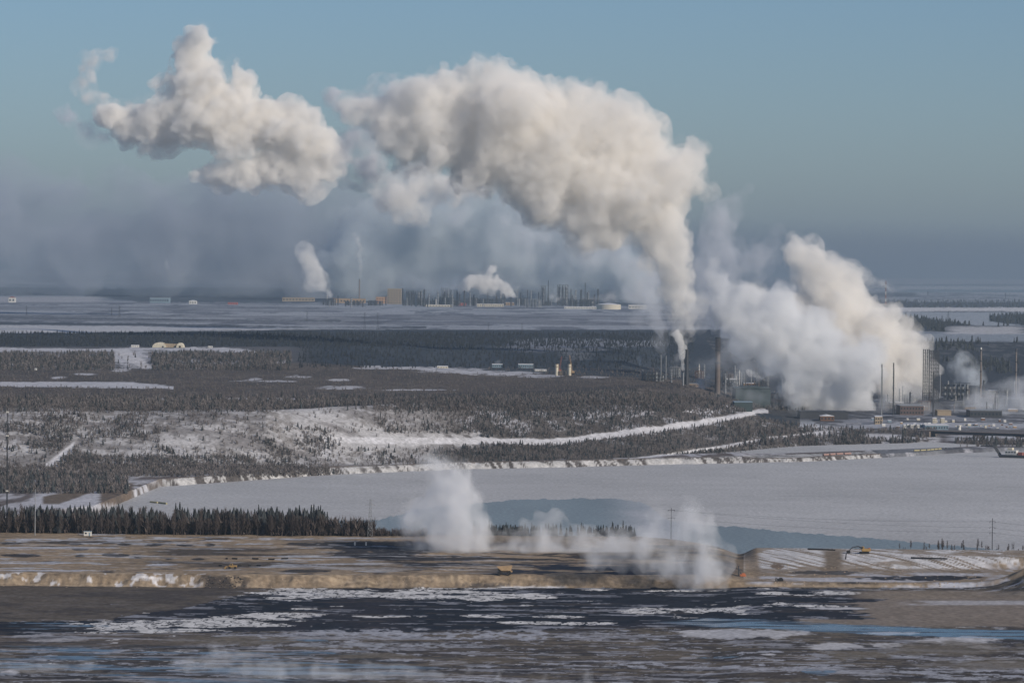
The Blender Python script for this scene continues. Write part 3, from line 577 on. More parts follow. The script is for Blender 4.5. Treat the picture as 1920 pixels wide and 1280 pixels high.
def column(label, px, pyb, pyt, wpx, m=GSTEEL, group=None, name="process_column", at=None):
    p = at or place(px, pyb); k = mpp(p); h = (pyb - pyt) * k; r = wpx * k / 2; t = thing(name, label, "tower", p, 0, group); MB().tube((0, 0, 0), (0, 0, h * .94), r, None, 12).tube((0, 0, h * .94), (0, 0, h), r, r * .35, 12).build("vessel", m, t); b = MB()
    for i in range(4): z = h * (.3 + .21 * i); b.box(r * .5, -r * .3, z, r * 2.9, r * 2.6, .25 * k + .15)
    b.build("platform", DSTEEL, t); return t

# ---------------- trees ----------------
rt = random.Random(11); FOLM = mat("spruce_needles", (.030, .036, .034), .9, .35, .5); TWIG = mat("bare_twigs", (.082, .066, .060), .9, .25, .4); BARK = mat("grey_bark", (.085, .070, .064), .9); DOT = mat("far_spruce", (.050, .056, .058), .9, .3, .05); DOTB = mat("far_bare_tree", (.165, .146, .138), .9, .25, .05)
def tri_mesh(name, V, m):
    V = np.asarray(V, np.float32).reshape(-1, 3); me = mesh_np(name, V, np.arange(len(V)).reshape(-1, 3)); me.materials.append(m); return me
def spruce_crown(h, r, rng, n=300):
    V = []
    for i in range(n):
        t = rng.random() ** .8; z = h * (.14 + .86 * t); rr = r * (1 - t) ** .85 * rng.uniform(.6, 1.1) + .12; a = rng.uniform(0, 6.283); c, s = math.cos(a), math.sin(a); w = .22 * r + .12 * rr; dz = -.25 * rr - .1
        p0 = (0, 0, z + .25); tip = (c * rr, s * rr, z + dz); V += [p0, (tip[0] - s * w * .6, tip[1] + c * w * .6, tip[2] - .1), (tip[0] + s * w * .6, tip[1] - c * w * .6, tip[2])]
        if i % 3 == 0: V += [(c * rr * .4, s * rr * .4, z), (tip[0], tip[1], tip[2] - w * .8), tip]
    return V
def bare_crown(h, r, rng, n=150):
    V = []
    for i in range(n):
        t = rng.random(); z0 = h * (.18 + .72 * t); a = rng.uniform(0, 6.283); L_ = r * rng.uniform(.4, 1.0) * (1.15 - t * .75); up = L_ * rng.uniform(.8, 2.2); c, s = math.cos(a), math.sin(a); w = rng.uniform(.04, .1)
        a0 = (c * .1, s * .1, z0); a1 = (c * L_, s * L_, min(h, z0 + up)); V += [a0, (a0[0] - s * w * 1.5, a0[1] + c * w * 1.5, z0 + .2), a1]
        for q in range(2):
            f = rng.uniform(.35, .9); b0 = [a0[j] + (a1[j] - a0[j]) * f for j in range(3)]; b = rng.uniform(0, 6.283); l2 = L_ * .5; V += [tuple(b0), (b0[0] + .09, b0[1] + .09, b0[2]), (b0[0] + math.cos(b) * l2, b0[1] + math.sin(b) * l2, b0[2] + l2 * 1.2)]
    return V
SP = []; BA = []
for i in range(7):
    h = 1.0 * rt.uniform(15, 20); me = tri_mesh("spruce_crown", spruce_crown(h, rt.uniform(2.1, 3.0), rt, 380), FOLM); tm = MB().tube((0, 0, -1), (0, 0, h * .9), .22, .05, 5); o = tm.build("trunk", BARK); SP.append((me, o.data)); bpy.data.objects.remove(o)
    h = rt.uniform(11, 16); me = tri_mesh("bare_crown", bare_crown(h, rt.uniform(1.8, 2.8), rt), TWIG); o = MB().tube((0, 0, -1), (0, 0, h * .95), .17, .04, 5).build("trunk", BARK); BA.append((me, o.data)); bpy.data.objects.remove(o)
def put_tree(kind, x, y, s, label, group):
    me, tr = rt.choice(SP if kind == "spruce_tree" else BA); t = thing(kind, label, "spruce tree" if kind == "spruce_tree" else "bare tree", (x, y, zg(x, y)), rt.uniform(0, 6.28), group); t.scale = (s * rt.uniform(.85, 1.15), s, s * rt.uniform(.9, 1.1))
    for n, d in (("crown", me), ("trunk", tr)): o = bpy.data.objects.new(n, d); COL.objects.link(o); o.parent = t
def front(px0, px1, n, kind, y0, y1, s0, s1, label, group):
    for i in range(n):
        px = rt.uniform(px0, px1); Y = rt.uniform(y0, y1); X = (px - 960) / F * Y; put_tree(kind, X, Y, rt.uniform(s0, s1), label, group)
front(-12, 618, 130, "spruce_tree", 2306, 2350, .60, .96, "dark spruce in the tall wood at the left bank of the river", "spruces in the wood on the left bank")
front(888, 1190, 105, "spruce_tree", 2296, 2330, .28, .50, "short spruce in the thicket behind the steaming black bench", "spruces behind the steaming bench")
front(560, 620, 8, "spruce_tree", 2300, 2340, .9, 1.05, "spruce at the right-hand tip of the tall wood", "spruces at the tip of the wood")
front(-12, 612, 280, "bare_tree", 2282, 2325, .75, 1.12, "leafless grey tree along the front of the left wood", "leafless trees in the wood on the left bank")
front(612, 705, 40, "bare_tree", 2285, 2340, .38, .6, "low leafless shrub tree around the foot of the lattice tower", "leafless shrubs by the lattice tower")
front(1690, 1930, 34, "bare_tree", 2215, 2250, .28, .5, "thin leafless sapling on the bank crest at the right", "saplings on the right bank crest")

# the far woods: thousands of small trees nobody could count, one object per kind
cell = np.zeros_like(GX); cell[:-1, :-1] = np.clip(gpy[:-1, :-1] - gpy[1:, :-1], 0, 20) * np.clip(gpx[:-1, 1:] - gpx[:-1, :-1], 0, 5)
cell[(gpx < -100) | (gpx > 2020)] = 0
RS = np.random.RandomState(5)
def scatter(dens, n):
    wgt = (cell * dens).ravel(); wgt /= wgt.sum(); k = RS.choice(wgt.size, n, p=wgt); c = GX.ravel()[k], GY.ravel()[k]
    j = RS.rand(n) - .5; i = RS.rand(n) - .5; x = c[0] + j * c[1] / F * 2; y = c[1] + i * 6; return x, y, height(x, y)
def proto(kind, i):
    g = random.Random(i); V = []
    if kind == "s":
        for t0, r0, hh in ((.08, .2, .5), (.34, .15, .42), (.62, .10, .38)):
            for q in range(5):
                a = q * 1.2566 + g.uniform(-.3, .3); b_ = a + 1.2566 + g.uniform(-.3, .2); r1 = r0 * g.uniform(.75, 1.25); r2 = r0 * g.uniform(.75, 1.25)
                V += [(math.cos(a) * r1, math.sin(a) * r1, t0 + g.uniform(-.05, .05)), (math.cos(b_) * r2, math.sin(b_) * r2, t0 + g.uniform(-.05, .05)), (0, 0, t0 + hh)]
    else:
        for q in range(22):
            a = g.uniform(0, 6.28); z = g.uniform(.0, .6); r = g.uniform(.10, .32); w = g.uniform(.02, .05); c, s = math.cos(a), math.sin(a); x0, y0 = g.uniform(-.12, .12), g.uniform(-.12, .12)
            V += [(x0 - s * w, y0 + c * w, z), (x0 + s * w, y0 - c * w, z), (x0 + c * r, y0 + s * r, min(1, z + g.uniform(.25, .5)))]
    return np.array(V)
def woods(name, label, parts, m):
    VV = []
    for kind, dens, n, h0, h1 in parts:
        x, y, z = scatter(dens, n); h = RS.uniform(h0, h1, n); a = RS.rand(n) * 6.28; pr = [proto(kind, i) for i in range(6)]; w = RS.randint(0, 6, n)
        for i in range(6):
            s = w == i; P = pr[i]; c, q = np.cos(a[s])[:, None], np.sin(a[s])[:, None]; hh = h[s][:, None]; wd = hh * RS.uniform(.8, 1.2, hh.shape)
            VV.append(np.stack([x[s][:, None] + (P[:, 0] * c - P[:, 1] * q) * wd, y[s][:, None] + (P[:, 0] * q + P[:, 1] * c) * wd, z[s][:, None] - .3 + P[:, 2] * hh], -1).reshape(-1, 3))
    me = tri_mesh(name, np.concatenate(VV), m); o = bpy.data.objects.new(name, me); COL.objects.link(o); o["kind"] = "stuff"; o["label"] = label; return o
def nz(sx, sy, s, t, k=.05): return sm(t - k, t + k, fbm(GX / sx, GY / sy, 0, 4, s, .6))
slp = ((GY > BASE(gpx) - 6) & (GY < CREST(gpx) + 40) & (GX < 400)).astype(float); roadf = L((640, 824), (900, 826), (1040, 828), (1180, 812), (1330, 790), (1420, 774), (1460, 772)); road2f = L((1180, 862), (1260, 852), (1400, 830), (1440, 822), (1540, 812), (1640, 806))
clear = 1 - ((abs(gpy - roadf(gpx)) < 6.5) & (gpx > 640) & (gpx < 1440)) * 1.0 - ((abs(gpy - road2f(gpx)) < 3.5) & (gpx > 1180) & (gpx < 1560)) * 1.0
clear *= 1 - ((gpx > 60) & (gpx < 150) & (abs(gpy - np.interp(gpx, [60, 110, 140], [890, 858, 828])) < 9)); clear = np.clip(clear, 0, 1)
leftw = sm(1000, 700, gpx); rightw = 1 - leftw
rowsm = ((gpy > 856) & (gpy < 878) & (gpx < 480) & (gpx > 100)) * 1.0 + ((gpy > 876) & (gpy < 893) & (gpx > 90) & (gpx < 600)) * .7 + ((gpy > 846) & (gpy < 868) & (gpx > 820)) * 1.2 + (gpy < 772) * 1.5
open_ = 1 - .95 * (((gpx > 300) & (gpx < 410) & (gpy > 812) & (gpy < 838)) | ((gpx > 520) & (gpx < 700) & (gpy > 755) & (gpy < 800)) | ((gpx > 640) & (gpx < 900) & (gpy > 812) & (gpy < 840)))
d_s = slp * clear * open_ * (leftw * (.07 + .6 * nz(34, 40, 203, .56)) + rightw * (.5 + 1.2 * nz(45, 60, 202, .48)) + .8 * rowsm)
d_b = slp * clear * open_ * (leftw * (.16 + .9 * nz(34, 40, 203, .54)) + rightw * (1.0 + .6 * nz(60, 60, 204, .5)) + 1.2 * rowsm)
bench = ((gpy > 663) & (gpy < 694) & (gpx < 545) & (GY < 5600)) * (1.0 - .95 * ((gpx > 215) & (gpx < 285))) * (.4 + nz(30, 60, 206, .5)); belt = ((gpy > 625) & (gpy < 650) & (gpx < 1300)) * 1.0 + ((gpy > 625) & (gpy < 690) & (gpx > 560) & (gpx < 1300)) * .35
rv = ((gpx > 1560) & (gpy > 640) & (gpy < 700)) * nz(90, 200, 210, .52) + ((gpx > 1560) & (gpy > 588) & (gpy < 625) & (GC[..., 0] < .1)) * 3.0 + ((gpx > 1560) & (gpy > 564) & (gpy < 577)) * 3.0
plat = ((gpy > 690) & (gpy < 770) & (GX < 400) & (GC[..., 0] < .2)) * 1.0; flt = ((gpy > 893) & (gpy < 925) & (gpx < 240)) * 1.0 + ((gpx > 1380) & (gpx < 1760) & (gpy > 808) & (gpy < 836) & (GC[..., 0] < .25)) * 1.0 + ((gpx > 1790) & (gpx < 1930) & (gpy > 826) & (gpy < 838)) * 1.0
rowf = ((gpy > 876) & (gpy < 894) & (gpx < 620)) * 1.0
woods("spruce_forest", "dark spruces scattered over the snowy escarpment and the far hills", [("s", d_s, 4600, 2.5, 6), ("s", bench, 1500, 4.5, 9), ("s", rv, 2600, 8, 16), ("s", flt, 500, 5, 10), ("s", plat * (gpy > 745), 900, 4, 8)], DOT)
ffs = ((gpx > -60) & (gpx < 610) & (GY > 2296) & (GY < 2380)) * 1.0; ffb = ((gpx > -60) & (gpx < 700) & (GY > 2288) & (GY < 2370)) * 1.0
woods("spruce_fill", "dense dark spruces filling the depth of the wood on the left bank", [("s", ffs, 420, 9, 18), ("s", ((gpx > 888) & (gpx < 1190) & (GY > 2310) & (GY < 2370)) * 1.0, 160, 4.5, 7.5)], DOT)
woods("brush_fill", "grey brush filling the depth of the wood on the left bank", [("b", ffb, 900, 7, 14), ("b", ((gpx > 600) & (gpx < 800) & (GY > 2290) & (GY < 2340)) * 1.0, 380, 3, 6)], TWIG)
woods("dark_spruce_belt", "dark blue wooded belt beyond the brown plateau", [("s", belt, 6500, 4, 7.5)], FARSPR)
woods("bare_forest", "leafless grey brush covering the escarpment and the brown plateau", [("b", d_b, 20000, 2.2, 5), ("b", bench, 3000, 5, 9), ("b", plat, 9000, 2, 4.5), ("b", plat * (gpy > 748), 4000, 4, 8), ("b", flt, 2500, 4, 8), ("b", rowf, 1500, 4, 7)], DOTB)
# ---------------- plant in the valley ----------------
wd_ = "first second third fourth fifth sixth seventh eighth ninth tenth eleventh twelfth thirteenth fourteenth fifteenth sixteenth seventeenth eighteenth nineteenth twentieth".split(); wd_ += ["twenty " + q for q in wd_[:9]]
def fl(px, py, z): Y = Yof(px, py, z); return Vector(((px - 960) / F * Y, float(Y), zg((px - 960) / F * Y, float(Y))))
stack("smoke_stack", "tall tan concrete stack wrapped by steam in the middle of the plant", 1346, 738, 632, 10.5, STACKM, 9, 3)
stack("scrubber_stack", "dark stack with the bright jet of steam beside it", 1288, 722, 655, 6, DSTEEL, 5, 2)
stack("steam_vent", "short grey vent pipe from which the bright white jet rises", 1281, 722, 697, 3, GSTEEL, 3, 1)
stack("flare_stack", "thin flare stack pale at its foot, left of the close pair", 1653, 778, 686, 2.2, GSTEEL, 1.6, 2, tip=(4, 1.5, DSTEEL))
stack("flare_stack", "slightly taller dark flare stack, right of the close pair", 1676, 778, 685, 2.4, DSTEEL, 1.8, 3, tip=(5, 1.5, DSTEEL))
stack("flare_stack", "thick pale flare stack with a bright cap rising from the right steam bank", 1840, 745, 655, 3.6, CONC, 3.0, 3, tip=(4, 1.1, WHITE))
stack("flare_stack", "pale flare stack with a dark head at the right edge of the photo", 1906, 745, 657, 3.2, CONC, 2.8, 3, tip=(4, 1.5, DSTEEL))
stack("flare_stack", "thin dark flare stack below the coker derricks", 1750, 782, 700, 2.0, DSTEEL, 1.6, 2, tip=(3, 1.6, DSTEEL))
stack("flare_stack", "faint thin stack veiled by the grey steam bank", 1472, 745, 664, 2.0, DSTEEL, 1.5, 1)
stack("vent_pipe", "slim grey pipe standing right of the coker derricks", 1763, 745, 698, 1.6, GSTEEL, 1.4, 1)
stack("twin_pipe", "left one of two thin pipes left of the steam jet", 1240, 712, 663, 1.8, GSTEEL, 1.5, 1); stack("twin_pipe", "right one of two thin pipes left of the steam jet", 1250, 712, 666, 1.8, GSTEEL, 1.5, 1)
stack("vent_pipe", "thin pale pipe left of the small white puff", 1387, 722, 693, 1.8, WHITE, 1.6, 1); stack("vent_pipe", "thin pale pipe just right of its twin before the puff", 1391, 722, 697, 1.6, GSTEEL, 1.4, 1)
tower_block("coker_derrick", "narrow dark coker derrick, left one of the pair", 1736.5, 764, 11, 109, DSTEEL, 3, 16, .8, rr=.2)
tower_block("coker_derrick", "broad dark coker derrick, right one of the pair", 1752, 764, 17, 107, DSTEEL, 5, 16, .7, rr=.2)
tower_block("coker_derrick", "dark square steel tower behind the small white puff", 1431, 742, 26, 52, DSTEEL, 6, 8, .7, 4, rr=.2)
tower_block("pipe_rack", "long low pipe rack with vessels below the blue steam", 1795, 752, 50, 34, DSTEEL, 9, 3, .4, 6)
tower_block("pipe_rack", "steel rack at the foot of the tan stack", 1370, 735, 34, 22, DSTEEL, 6, 3, .5, 4)
tower_block("pipe_rack", "low rack of vessels left of the steam jet", 1226, 716, 44, 14, DSTEEL, 8, 2, .4, 6)
column("dark column with a bulging head beside the cream tank", 1485, 768, 716, 5, BROWNM); column("short pale column below the blue steam", 1779, 735, 714, 2.4, WHITE); column("second short pale column below the blue steam", 1792, 740, 720, 2.2, WHITE)
column("dark column on the right of the thick flare stack", 1845, 745, 712, 3, DSTEEL); column("grey column left of the cream tank", 1478, 768, 740, 3, GSTEEL); column("grey column right of the tan stack", 1361, 738, 700, 3, GSTEEL)
tank("round cream tank at the foot of the dark column", 1500, 764, 17, 9, CREAM, CREAM)
building("process_hall", "large green hall with a pitched snowy annex by the wooded nose", 1412, 762, 66, 34, GREEN, 70, GREEN, (8, 0), 0, .04, snow=False)
building("process_hall", "low green hall with a pale roof left of the large one", 1394, 768, 34, 14, GREEN, 30, BLUEG, (5, 0))
building("process_hall", "brown hall behind the dark column", 1462, 764, 32, 26, BROWNM, 50, DSTEEL, (5, 2)); building("process_hall", "dark hall under the grey steam left of the tan box", 1545, 785, 90, 13, DSTEEL, 40, DSTEEL, (12, 0))
building("process_hall", "wide grey hall under the arching cream steam", 1710, 778, 44, 17, BROWNM, 50, GSTEEL, (8, 2)); building("process_hall", "tan shed from whose roof the thin low plume leaves", 1772, 779, 26, 9, BEIGE, 30, BEIGE, (5, 0))
building("process_hall", "dim hall under the right steam bank", 1850, 782, 60, 12, DSTEEL, 40, GSTEEL, (9, 1)); building("shed", "pinkish shed beside the snowy cut on the wooded nose", 1552, 789, 26, 9, RUST, 20, SNOWM, (4, 1), 0, .1)
building("control_room", "tan two storey block below the thin flare stacks", 1648, 795, 14, 14, BEIGE, 14, SNOWM, (3, 2), door=True)
rq = random.Random(21); PZ = [("left of the tan stack", 1200, 1335, 706, 722, 18, 40), ("right of the tan stack", 1355, 1425, 712, 735, 20, 46), ("right of the dark square tower", 1445, 1520, 740, 765, 22, 46), ("under the cream plume", 1660, 1750, 752, 776, 20, 46), ("right of the coker derricks", 1765, 1838, 735, 772, 14, 40), ("beyond the thick flare stack", 1848, 1918, 735, 775, 16, 40)]
for zi, (where, x0, x1, y0, y1, h0, h1) in enumerate(PZ):
    for i in range(9):
        cm = rq.choice([(DSTEEL, "dark"), (GSTEEL, "grey"), (WHITE, "white"), (CONC, "tan"), (GSTEEL, "grey")]); x = x0 + (x1 - x0) * (i + rq.random()) / 9; yb = rq.uniform(y0, y1); column("thin %s plant column %s, %s from the left" % (cm[1], where, wd_[i]), x, yb, yb - rq.uniform(h0, h1) * .8, rq.uniform(1.4, 3.2), cm[0], "process columns of the near plant")
    for i in range(3):
        x = x0 + (x1 - x0) * (i + .5) / 3; yb = rq.uniform(y0, y1); tower_block("process_rack", "dark process rack %s, %s of three" % (where, ["left", "middle", "right"][i]), x, yb, rq.uniform(14, 26), rq.uniform(9, 22), rq.choice([DSTEEL, GSTEEL, RUST, CONC]), 5, 3, .6, 4)
    for i in range(2):
        x = x0 + (x1 - x0) * (i + .5) / 2; yb = rq.uniform(y0, y1) + 2; building("process_shed", "low %s shed %s, %s one" % (["dim grey", "rusty brown"][i], where, ["left", "right"][i]), x, yb, rq.uniform(12, 26), rq.uniform(4, 7), [GSTEEL, SAND][i], 18, SNOWM if zi % 2 else GSTEEL, (5, 1))
wd = wd_
group = "trailers in the yard by the bridge"
for i in range(7): building("trailer", "pale trailer in the yard row by the bridge, number %s from the left" % ["one", "two", "three", "four", "five", "six", "seven"][i], 1698 + i * 6.2, 802 - (i % 2) * .6, 5, 5.5, BLUEG if i > 4 else WHITE, 10, SNOWM, (2, 1), group=group)
building("warehouse", "long grey warehouse right of the trailer row", 1757, 806, 44, 9, BLUEG, 24, SNOWM, (9, 1)); building("office_block", "cream office block with three window rows, left of its twin", 1753, 793, 8, 9, CREAM, 12, SNOWM, (3, 3)); building("office_block", "cream office block with three window rows, right of its twin", 1769, 793, 7, 8.5, CREAM, 12, SNOWM, (3, 3))
tank("white tank on the causeway yard among parked machines", 1800, 806, 7, 9, WHITE)
ry = random.Random(4)
kinds = [("white", WHITE), ("cream", CREAM), ("blue grey", BLUEG), ("rusty", RUST), ("dusty tan", SAND), ("orange", ORANGE)]
def truck(label, px, py, w, body, cabm=WHITE, at=None, rz=0):
    p = at or place(px, py); k = mpp(p); l = w * k; t = thing("parked_truck", label, "truck", p, rz, "vehicles parked beyond the bridge"); h = l * .36
    MB().box(l * .12, 0, h * .72, l * .7, l * .3, h * .8).build("cargo_box", body, t, l * .01); MB().box(-l * .38, 0, h * .55, l * .2, l * .28, h * .6).box(-l * .34, 0, h * .9, l * .13, l * .27, h * .2).build("cab", cabm, t, l * .015)
    for x in (-.36, .1, .3):
        for s in (-1, 1): MB().tube((l * x, s * l * .12, h * .18), (l * x, s * l * .16, h * .18), h * .2, None, 10).build("wheel", BLACK, t)
    return t
for i in range(14): c = kinds[ry.randrange(6)]; truck("%s truck parked beyond the bridge, %s from the left" % (c[0], wd[i]), 1796 + i * 7.5 + ry.uniform(-2, 2), 799 + ry.uniform(-4, 3) + i * .15, ry.uniform(5, 7), c[1], kinds[ry.randrange(3)][1])
for i in range(26):
    c = ry.choice(kinds[:5]); x = 1640 + i * 10.6 + ry.uniform(-3, 3); building("storage_container", "%s container in the yard behind the bridge, %s" % (c[0], (wd_[i] + " from the left")), x, 796 + ry.uniform(-9, 8), ry.uniform(3.5, 7), ry.uniform(2.2, 4.2), c[1], 5, SNOWM, group="containers in the yard behind the bridge")
# ---- bridge
def bridge():
    a = Vector(((1748 - 960) / F * 4080, 4080, 0)); b = Vector(((2010 - 960) / F * 3990, 3990, 0)); z = 8.8; d = b - a; rz = math.atan2(d.y, d.x); Lb = d.length; t = thing("road_bridge", "long grey girder bridge over the side channel at the right", "bridge", (a.x, a.y, 0), rz)
    MB().box(Lb / 2 - 8, 0, z, Lb + 16, 12, .7).build("deck", CONC, t)
    g = MB()
    for s in (-5, 0, 5): g.box(Lb / 2, s, z - 1.75, Lb, .5, 2.8)
    g.build("girder", DSTEEL, t)
    for x in (.335, .37, .64, .92):
        MB().box(Lb * x, 0, z - 3.8, 4.5, 13, 1.3).box(Lb * x - 1.3, -4, 2, 1.0, 1.6, 10.5).box(Lb * x - 1.3, 4, 2, 1.0, 1.6, 10.5).build("pier", CONC, t)
    for s in (-1, 1):
        r = MB().box(Lb / 2, s * 5.9, z + 1.35, Lb + 12, .15, .15).box(Lb / 2, s * 5.9, z + .9, Lb + 12, .1, .1)
        for i in range(60): r.box(Lb * i / 59, s * 5.9, z + .85, .14, .14, 1.0)
        r.build("railing", GSTEEL, t)
    MB().prism([(-40, -1), (2, -1), (2, 8), (-4, z - .5), (-12, z - .5)], -9, 9).build("abutment", mat("gravel_fill", (.19, .16, .14)), t)
bridge()
# ---- dredge on the river ice
def dredge():
    p = fl(1903, 858, 0); k = mpp(p); t = thing("dredge_barge", "white and red dredge barge moored by three dark pipe arches", "barge", (p.x, p.y, 0), R(-28)); MB().prism([(-13, .2), (13, .2), (15, 2.6), (-15, 2.6)], -5, 5).build("hull", DSTEEL, t)
    MB().box(-2, 0, 5.2, 12, 6, 4.8).build("deckhouse", WHITE, t, .1); MB().box(-3, 0, 8.9, 5, 5, 2.2).build("wheelhouse", CREAM, t, .1); MB().box(8, 0, 4.2, 5, 6, 3).build("engine_housing", RED, t, .1)
    for i in range(4): MB().box(-6.5 + i * 3, -3.06, 5.6, 1.6, .1, 1.3).build("window", GLASS, t)
    for i, y in enumerate((-3, 0, 3)):
        b = MB(); q = [(-14 - 7 * math.sin(j / 6 * 1.5) * (1 if j else 0), y, 2 + 9.5 * math.sin(j / 6 * 1.57)) for j in range(7)]
        for u, w in zip(q[:-1], q[1:]): b.tube(u, w, .55, None, 8)
        b.tube(q[-1], (-34, y, 11.0), .55, None, 8); b.build("pipe_arch", DSTEEL, t)
    MB().tube((11, 0, 2.6), (14, 0, 13), .3, .2, 6).tube((14, 0, 13), (24, 0, 3), .2, None, 6).build("ladder_boom", RED, t)
dredge()
def boom(name, label, pts, r, m, z=.5, cat="floating boom"):
    b = MB(); q = [fl(x, y, z) for x, y in pts]; o = q[0].copy(); o.z = z
    for i, (u, w) in enumerate(zip(q[:-1], q[1:])):
        n = max(1, int((w - u).length / 9))
        for j in range(n): a = u.lerp(w, j / n); c = u.lerp(w, (j + .82) / n); b.tube((a.x - o.x, a.y - o.y, 0), (c.x - o.x, c.y - o.y, 0), r, None, 8)
    ob = b.build(name, m); ob.location = o; tag(ob, label, cat); return ob
_oc = mat("faded_orange_float", (.33, .21, .18), .8)
boom("floating_boom", "orange float line lying on the side channel ice", [(1546, 852.6), (1570, 851), (1600, 850)], 1.1, _oc, 4.6); boom("floating_boom", "yellow float line on the causeway near the bridge", [(1716, 844.5), (1740, 843.5), (1768, 841)], .8, mat("faded_yellow_float", (.36, .32, .18), .8), 5)
boom("floating_boom", "yellow float line at the left tip of the river ice", [(284, 941), (300, 942.5), (318, 944.5)], .8, mat("faded_yellow_float", (.45, .38, .14), .8), .5)
for lab, px, py, w, c in [("small dark truck on the causeway left of the yellow floats", 1722, 845, 4, BLACK), ("small dark truck on the causeway near the bridge ramp", 1775, 841, 4, BLACK), ("small orange truck on the haul road at the left end of the river", 226, 911, 4, ORANGE), ("small white truck on the haul road beside the orange one", 243, 911, 5, WHITE)]:
    t = truck(lab, px, py, w, c, c); t["group"] = "trucks on the causeway road"
# ---- plateau and second bench
def dome_hall():
    p = place(315, 651.5); k = mpp(p); t = thing("fabric_hall", "long cream fabric hall with two arched ends on the left bench", "building", p + Vector((0, 10, 0)))
    def arch(w, h): return [(-w / 2 * math.cos(math.pi * i / 12), h * math.sin(math.pi * i / 12)) for i in range(13)]
    b = MB(); w, h = 26 * k, 9.5 * k; b.prism(arch(w, h), -8, 18); o = b.build("vault", CREAM, t); o.location = (-17 * k, 0, 0)
    o = MB().prism(arch(14 * k, 9 * k), -8, 12).build("vault", CREAM, t); o.location = (22 * k, 0, 0); o = MB().prism([(-14 * k, 0), (14 * k, 0), (14 * k, 6.5 * k), (-14 * k, 7.8 * k)], -4, 12).build("link_hall", BEIGE, t); o.location = (2 * k, 0, 0)
    MB().box(22 * k, -8.2, 1.8 * k, 3.4 * k, .3, 3.6 * k).build("door", BLACK, t); MB().box(-10 * k, -8.2, 1.4 * k, 3 * k, .3, 2.8 * k).build("door", DSTEEL, t)
dome_hall()
building("shed", "small white shed left of the fabric hall", 254, 651, 14, 3.5, WHITE, 10, SNOWM, (4, 1)); building("shed", "tiny white shed right of the fabric hall", 395, 652, 8, 2.6, WHITE, 8, SNOWM, (2, 1)); building("shed", "lone white hut among the bench trees at the left", 67, 694, 4, 3, WHITE, 5, SNOWM, (1, 1))
building("shed", "low yellow brown shed at the snowy clearing on the plateau", 830, 690, 20, 3.2, CREAM, 14, SNOWM, (4, 1)); building("shed", "pale shed behind the clearing under a blue wisp", 934, 689, 20, 6, BLUEG, 14, SNOWM, (5, 1)); building("shed", "pale snow roofed shed left of the cream silos", 986, 690, 28, 7, BLUEG, 14, SNOWM, (7, 1))
building("shed", "thin white camp building left of the cream silos", 1015, 696, 22, 3, WHITE, 10, SNOWM, (6, 1))
for lab, x in (("cream silo with a crane beside it, left one of the pair", 1045), ("cream silo with a yellow crane beside it, right one of the pair", 1068.5)):
    p = place(x, 704); k = mpp(p); t = thing("silo", lab, "silo", p); r = 3.2 * k; h = 21 * k; MB().tube((0, 0, 0), (0, 0, h), r, None, 20).build("shell", CREAM, t); MB().tube((0, 0, h * .78), (0, 0, h * .84), r * 1.2, None, 20).tube((0, 0, h), (0, 0, h + .5), r * 1.1, None, 20).build("platform", BEIGE, t); MB().box(r * 1.1, -r * .5, h / 2, .6, .8, h).build("ladder", BEIGE, t)
tower_block("low_rack", "cream equipment rack between the two silos", 1057, 704, 13, 9, BEIGE, 5, 2, .6, 4)
def crane(label, px, py, dx, h, m):
    p = place(px, py); k = mpp(p); t = thing("crawler_crane", label, "crane", p); MB().box(0, 0, 1, 6, 2, 2).build("crawler", BLACK, t, .1); MB().box(0, 0, 3.4, 5, 3, 2.6).build("cab", m, t, .1)
    b = MB(); n = 9; x1 = dx * k; z1 = h * k
    for i in range(n):
        u, w = i / n, (i + 1) / n
        for s in (-.5, .5): b.tube((x1 * u + s, 0, 3 + z1 * u), (x1 * w + s, 0, 3 + z1 * w), .22, None, 4)
        b.tube((x1 * u - .5, 0, 3 + z1 * u), (x1 * w + .5, 0, 3 + z1 * w), .14, None, 3)
    b.build("boom", m, t); MB().tube((x1, 0, 3 + z1), (x1 * .98, 0, z1 * .5), .1, None, 3).build("hoist_line", DSTEEL, t)
crane("yellow crane leaning left over the right cream silo", 1074, 702, -6, 32, SAND); crane("red crane behind the left cream silo", 1049, 699, 4, 27, RED)
rp = random.Random(8)
for lab, x, yb, yt, w in [("dark transmission tower, left one of the pair on the snowy plain", 684, 618, 586, 3.6), ("dark transmission tower, right one of the pair on the snowy plain", 709.5, 618, 586, 3.6), ("faint tower at the left edge of the dark wood", 917, 628, 605, 3), ("tall faint tower on the dark hill above the clearing", 979, 643, 606, 4.5), ("faint tower right of the tall one on the dark hill", 1005, 645, 618, 3.6),
                          ("pale tower standing in the dark wood above the brown plateau", 601, 670, 643, 4), ("pale tower on the left bench by the long slope", 183, 652, 622, 4), ("pale tower in the dark belt right of the fabric hall", 412, 648, 622, 4), ("faint tower on the far plain at the left", 577, 602, 584, 2.5), ("faint tower far left on the plain", 225, 594, 574, 3), ("tiny tower at the left edge on the plain", 50, 592, 573, 2.4), ("second faint tower far left on the plain", 210, 592, 576, 2.4),
                          ("dark tower on the wooded river point at the right", 1778, 606, 584, 4.5), ("small tower left of the dark one on the river point", 1767, 606, 592, 2.5), ("tiny tower on the far bank at the right edge", 1887, 561, 549, 2), ("tiny tower among the poles on the far bank", 1740, 553, 546, 1.5), ("thin tower on the far bank left of the striped mast", 1628, 552, 545, 1.5)]:
    pylon(lab, x, yb, yt, w, rs=.8)
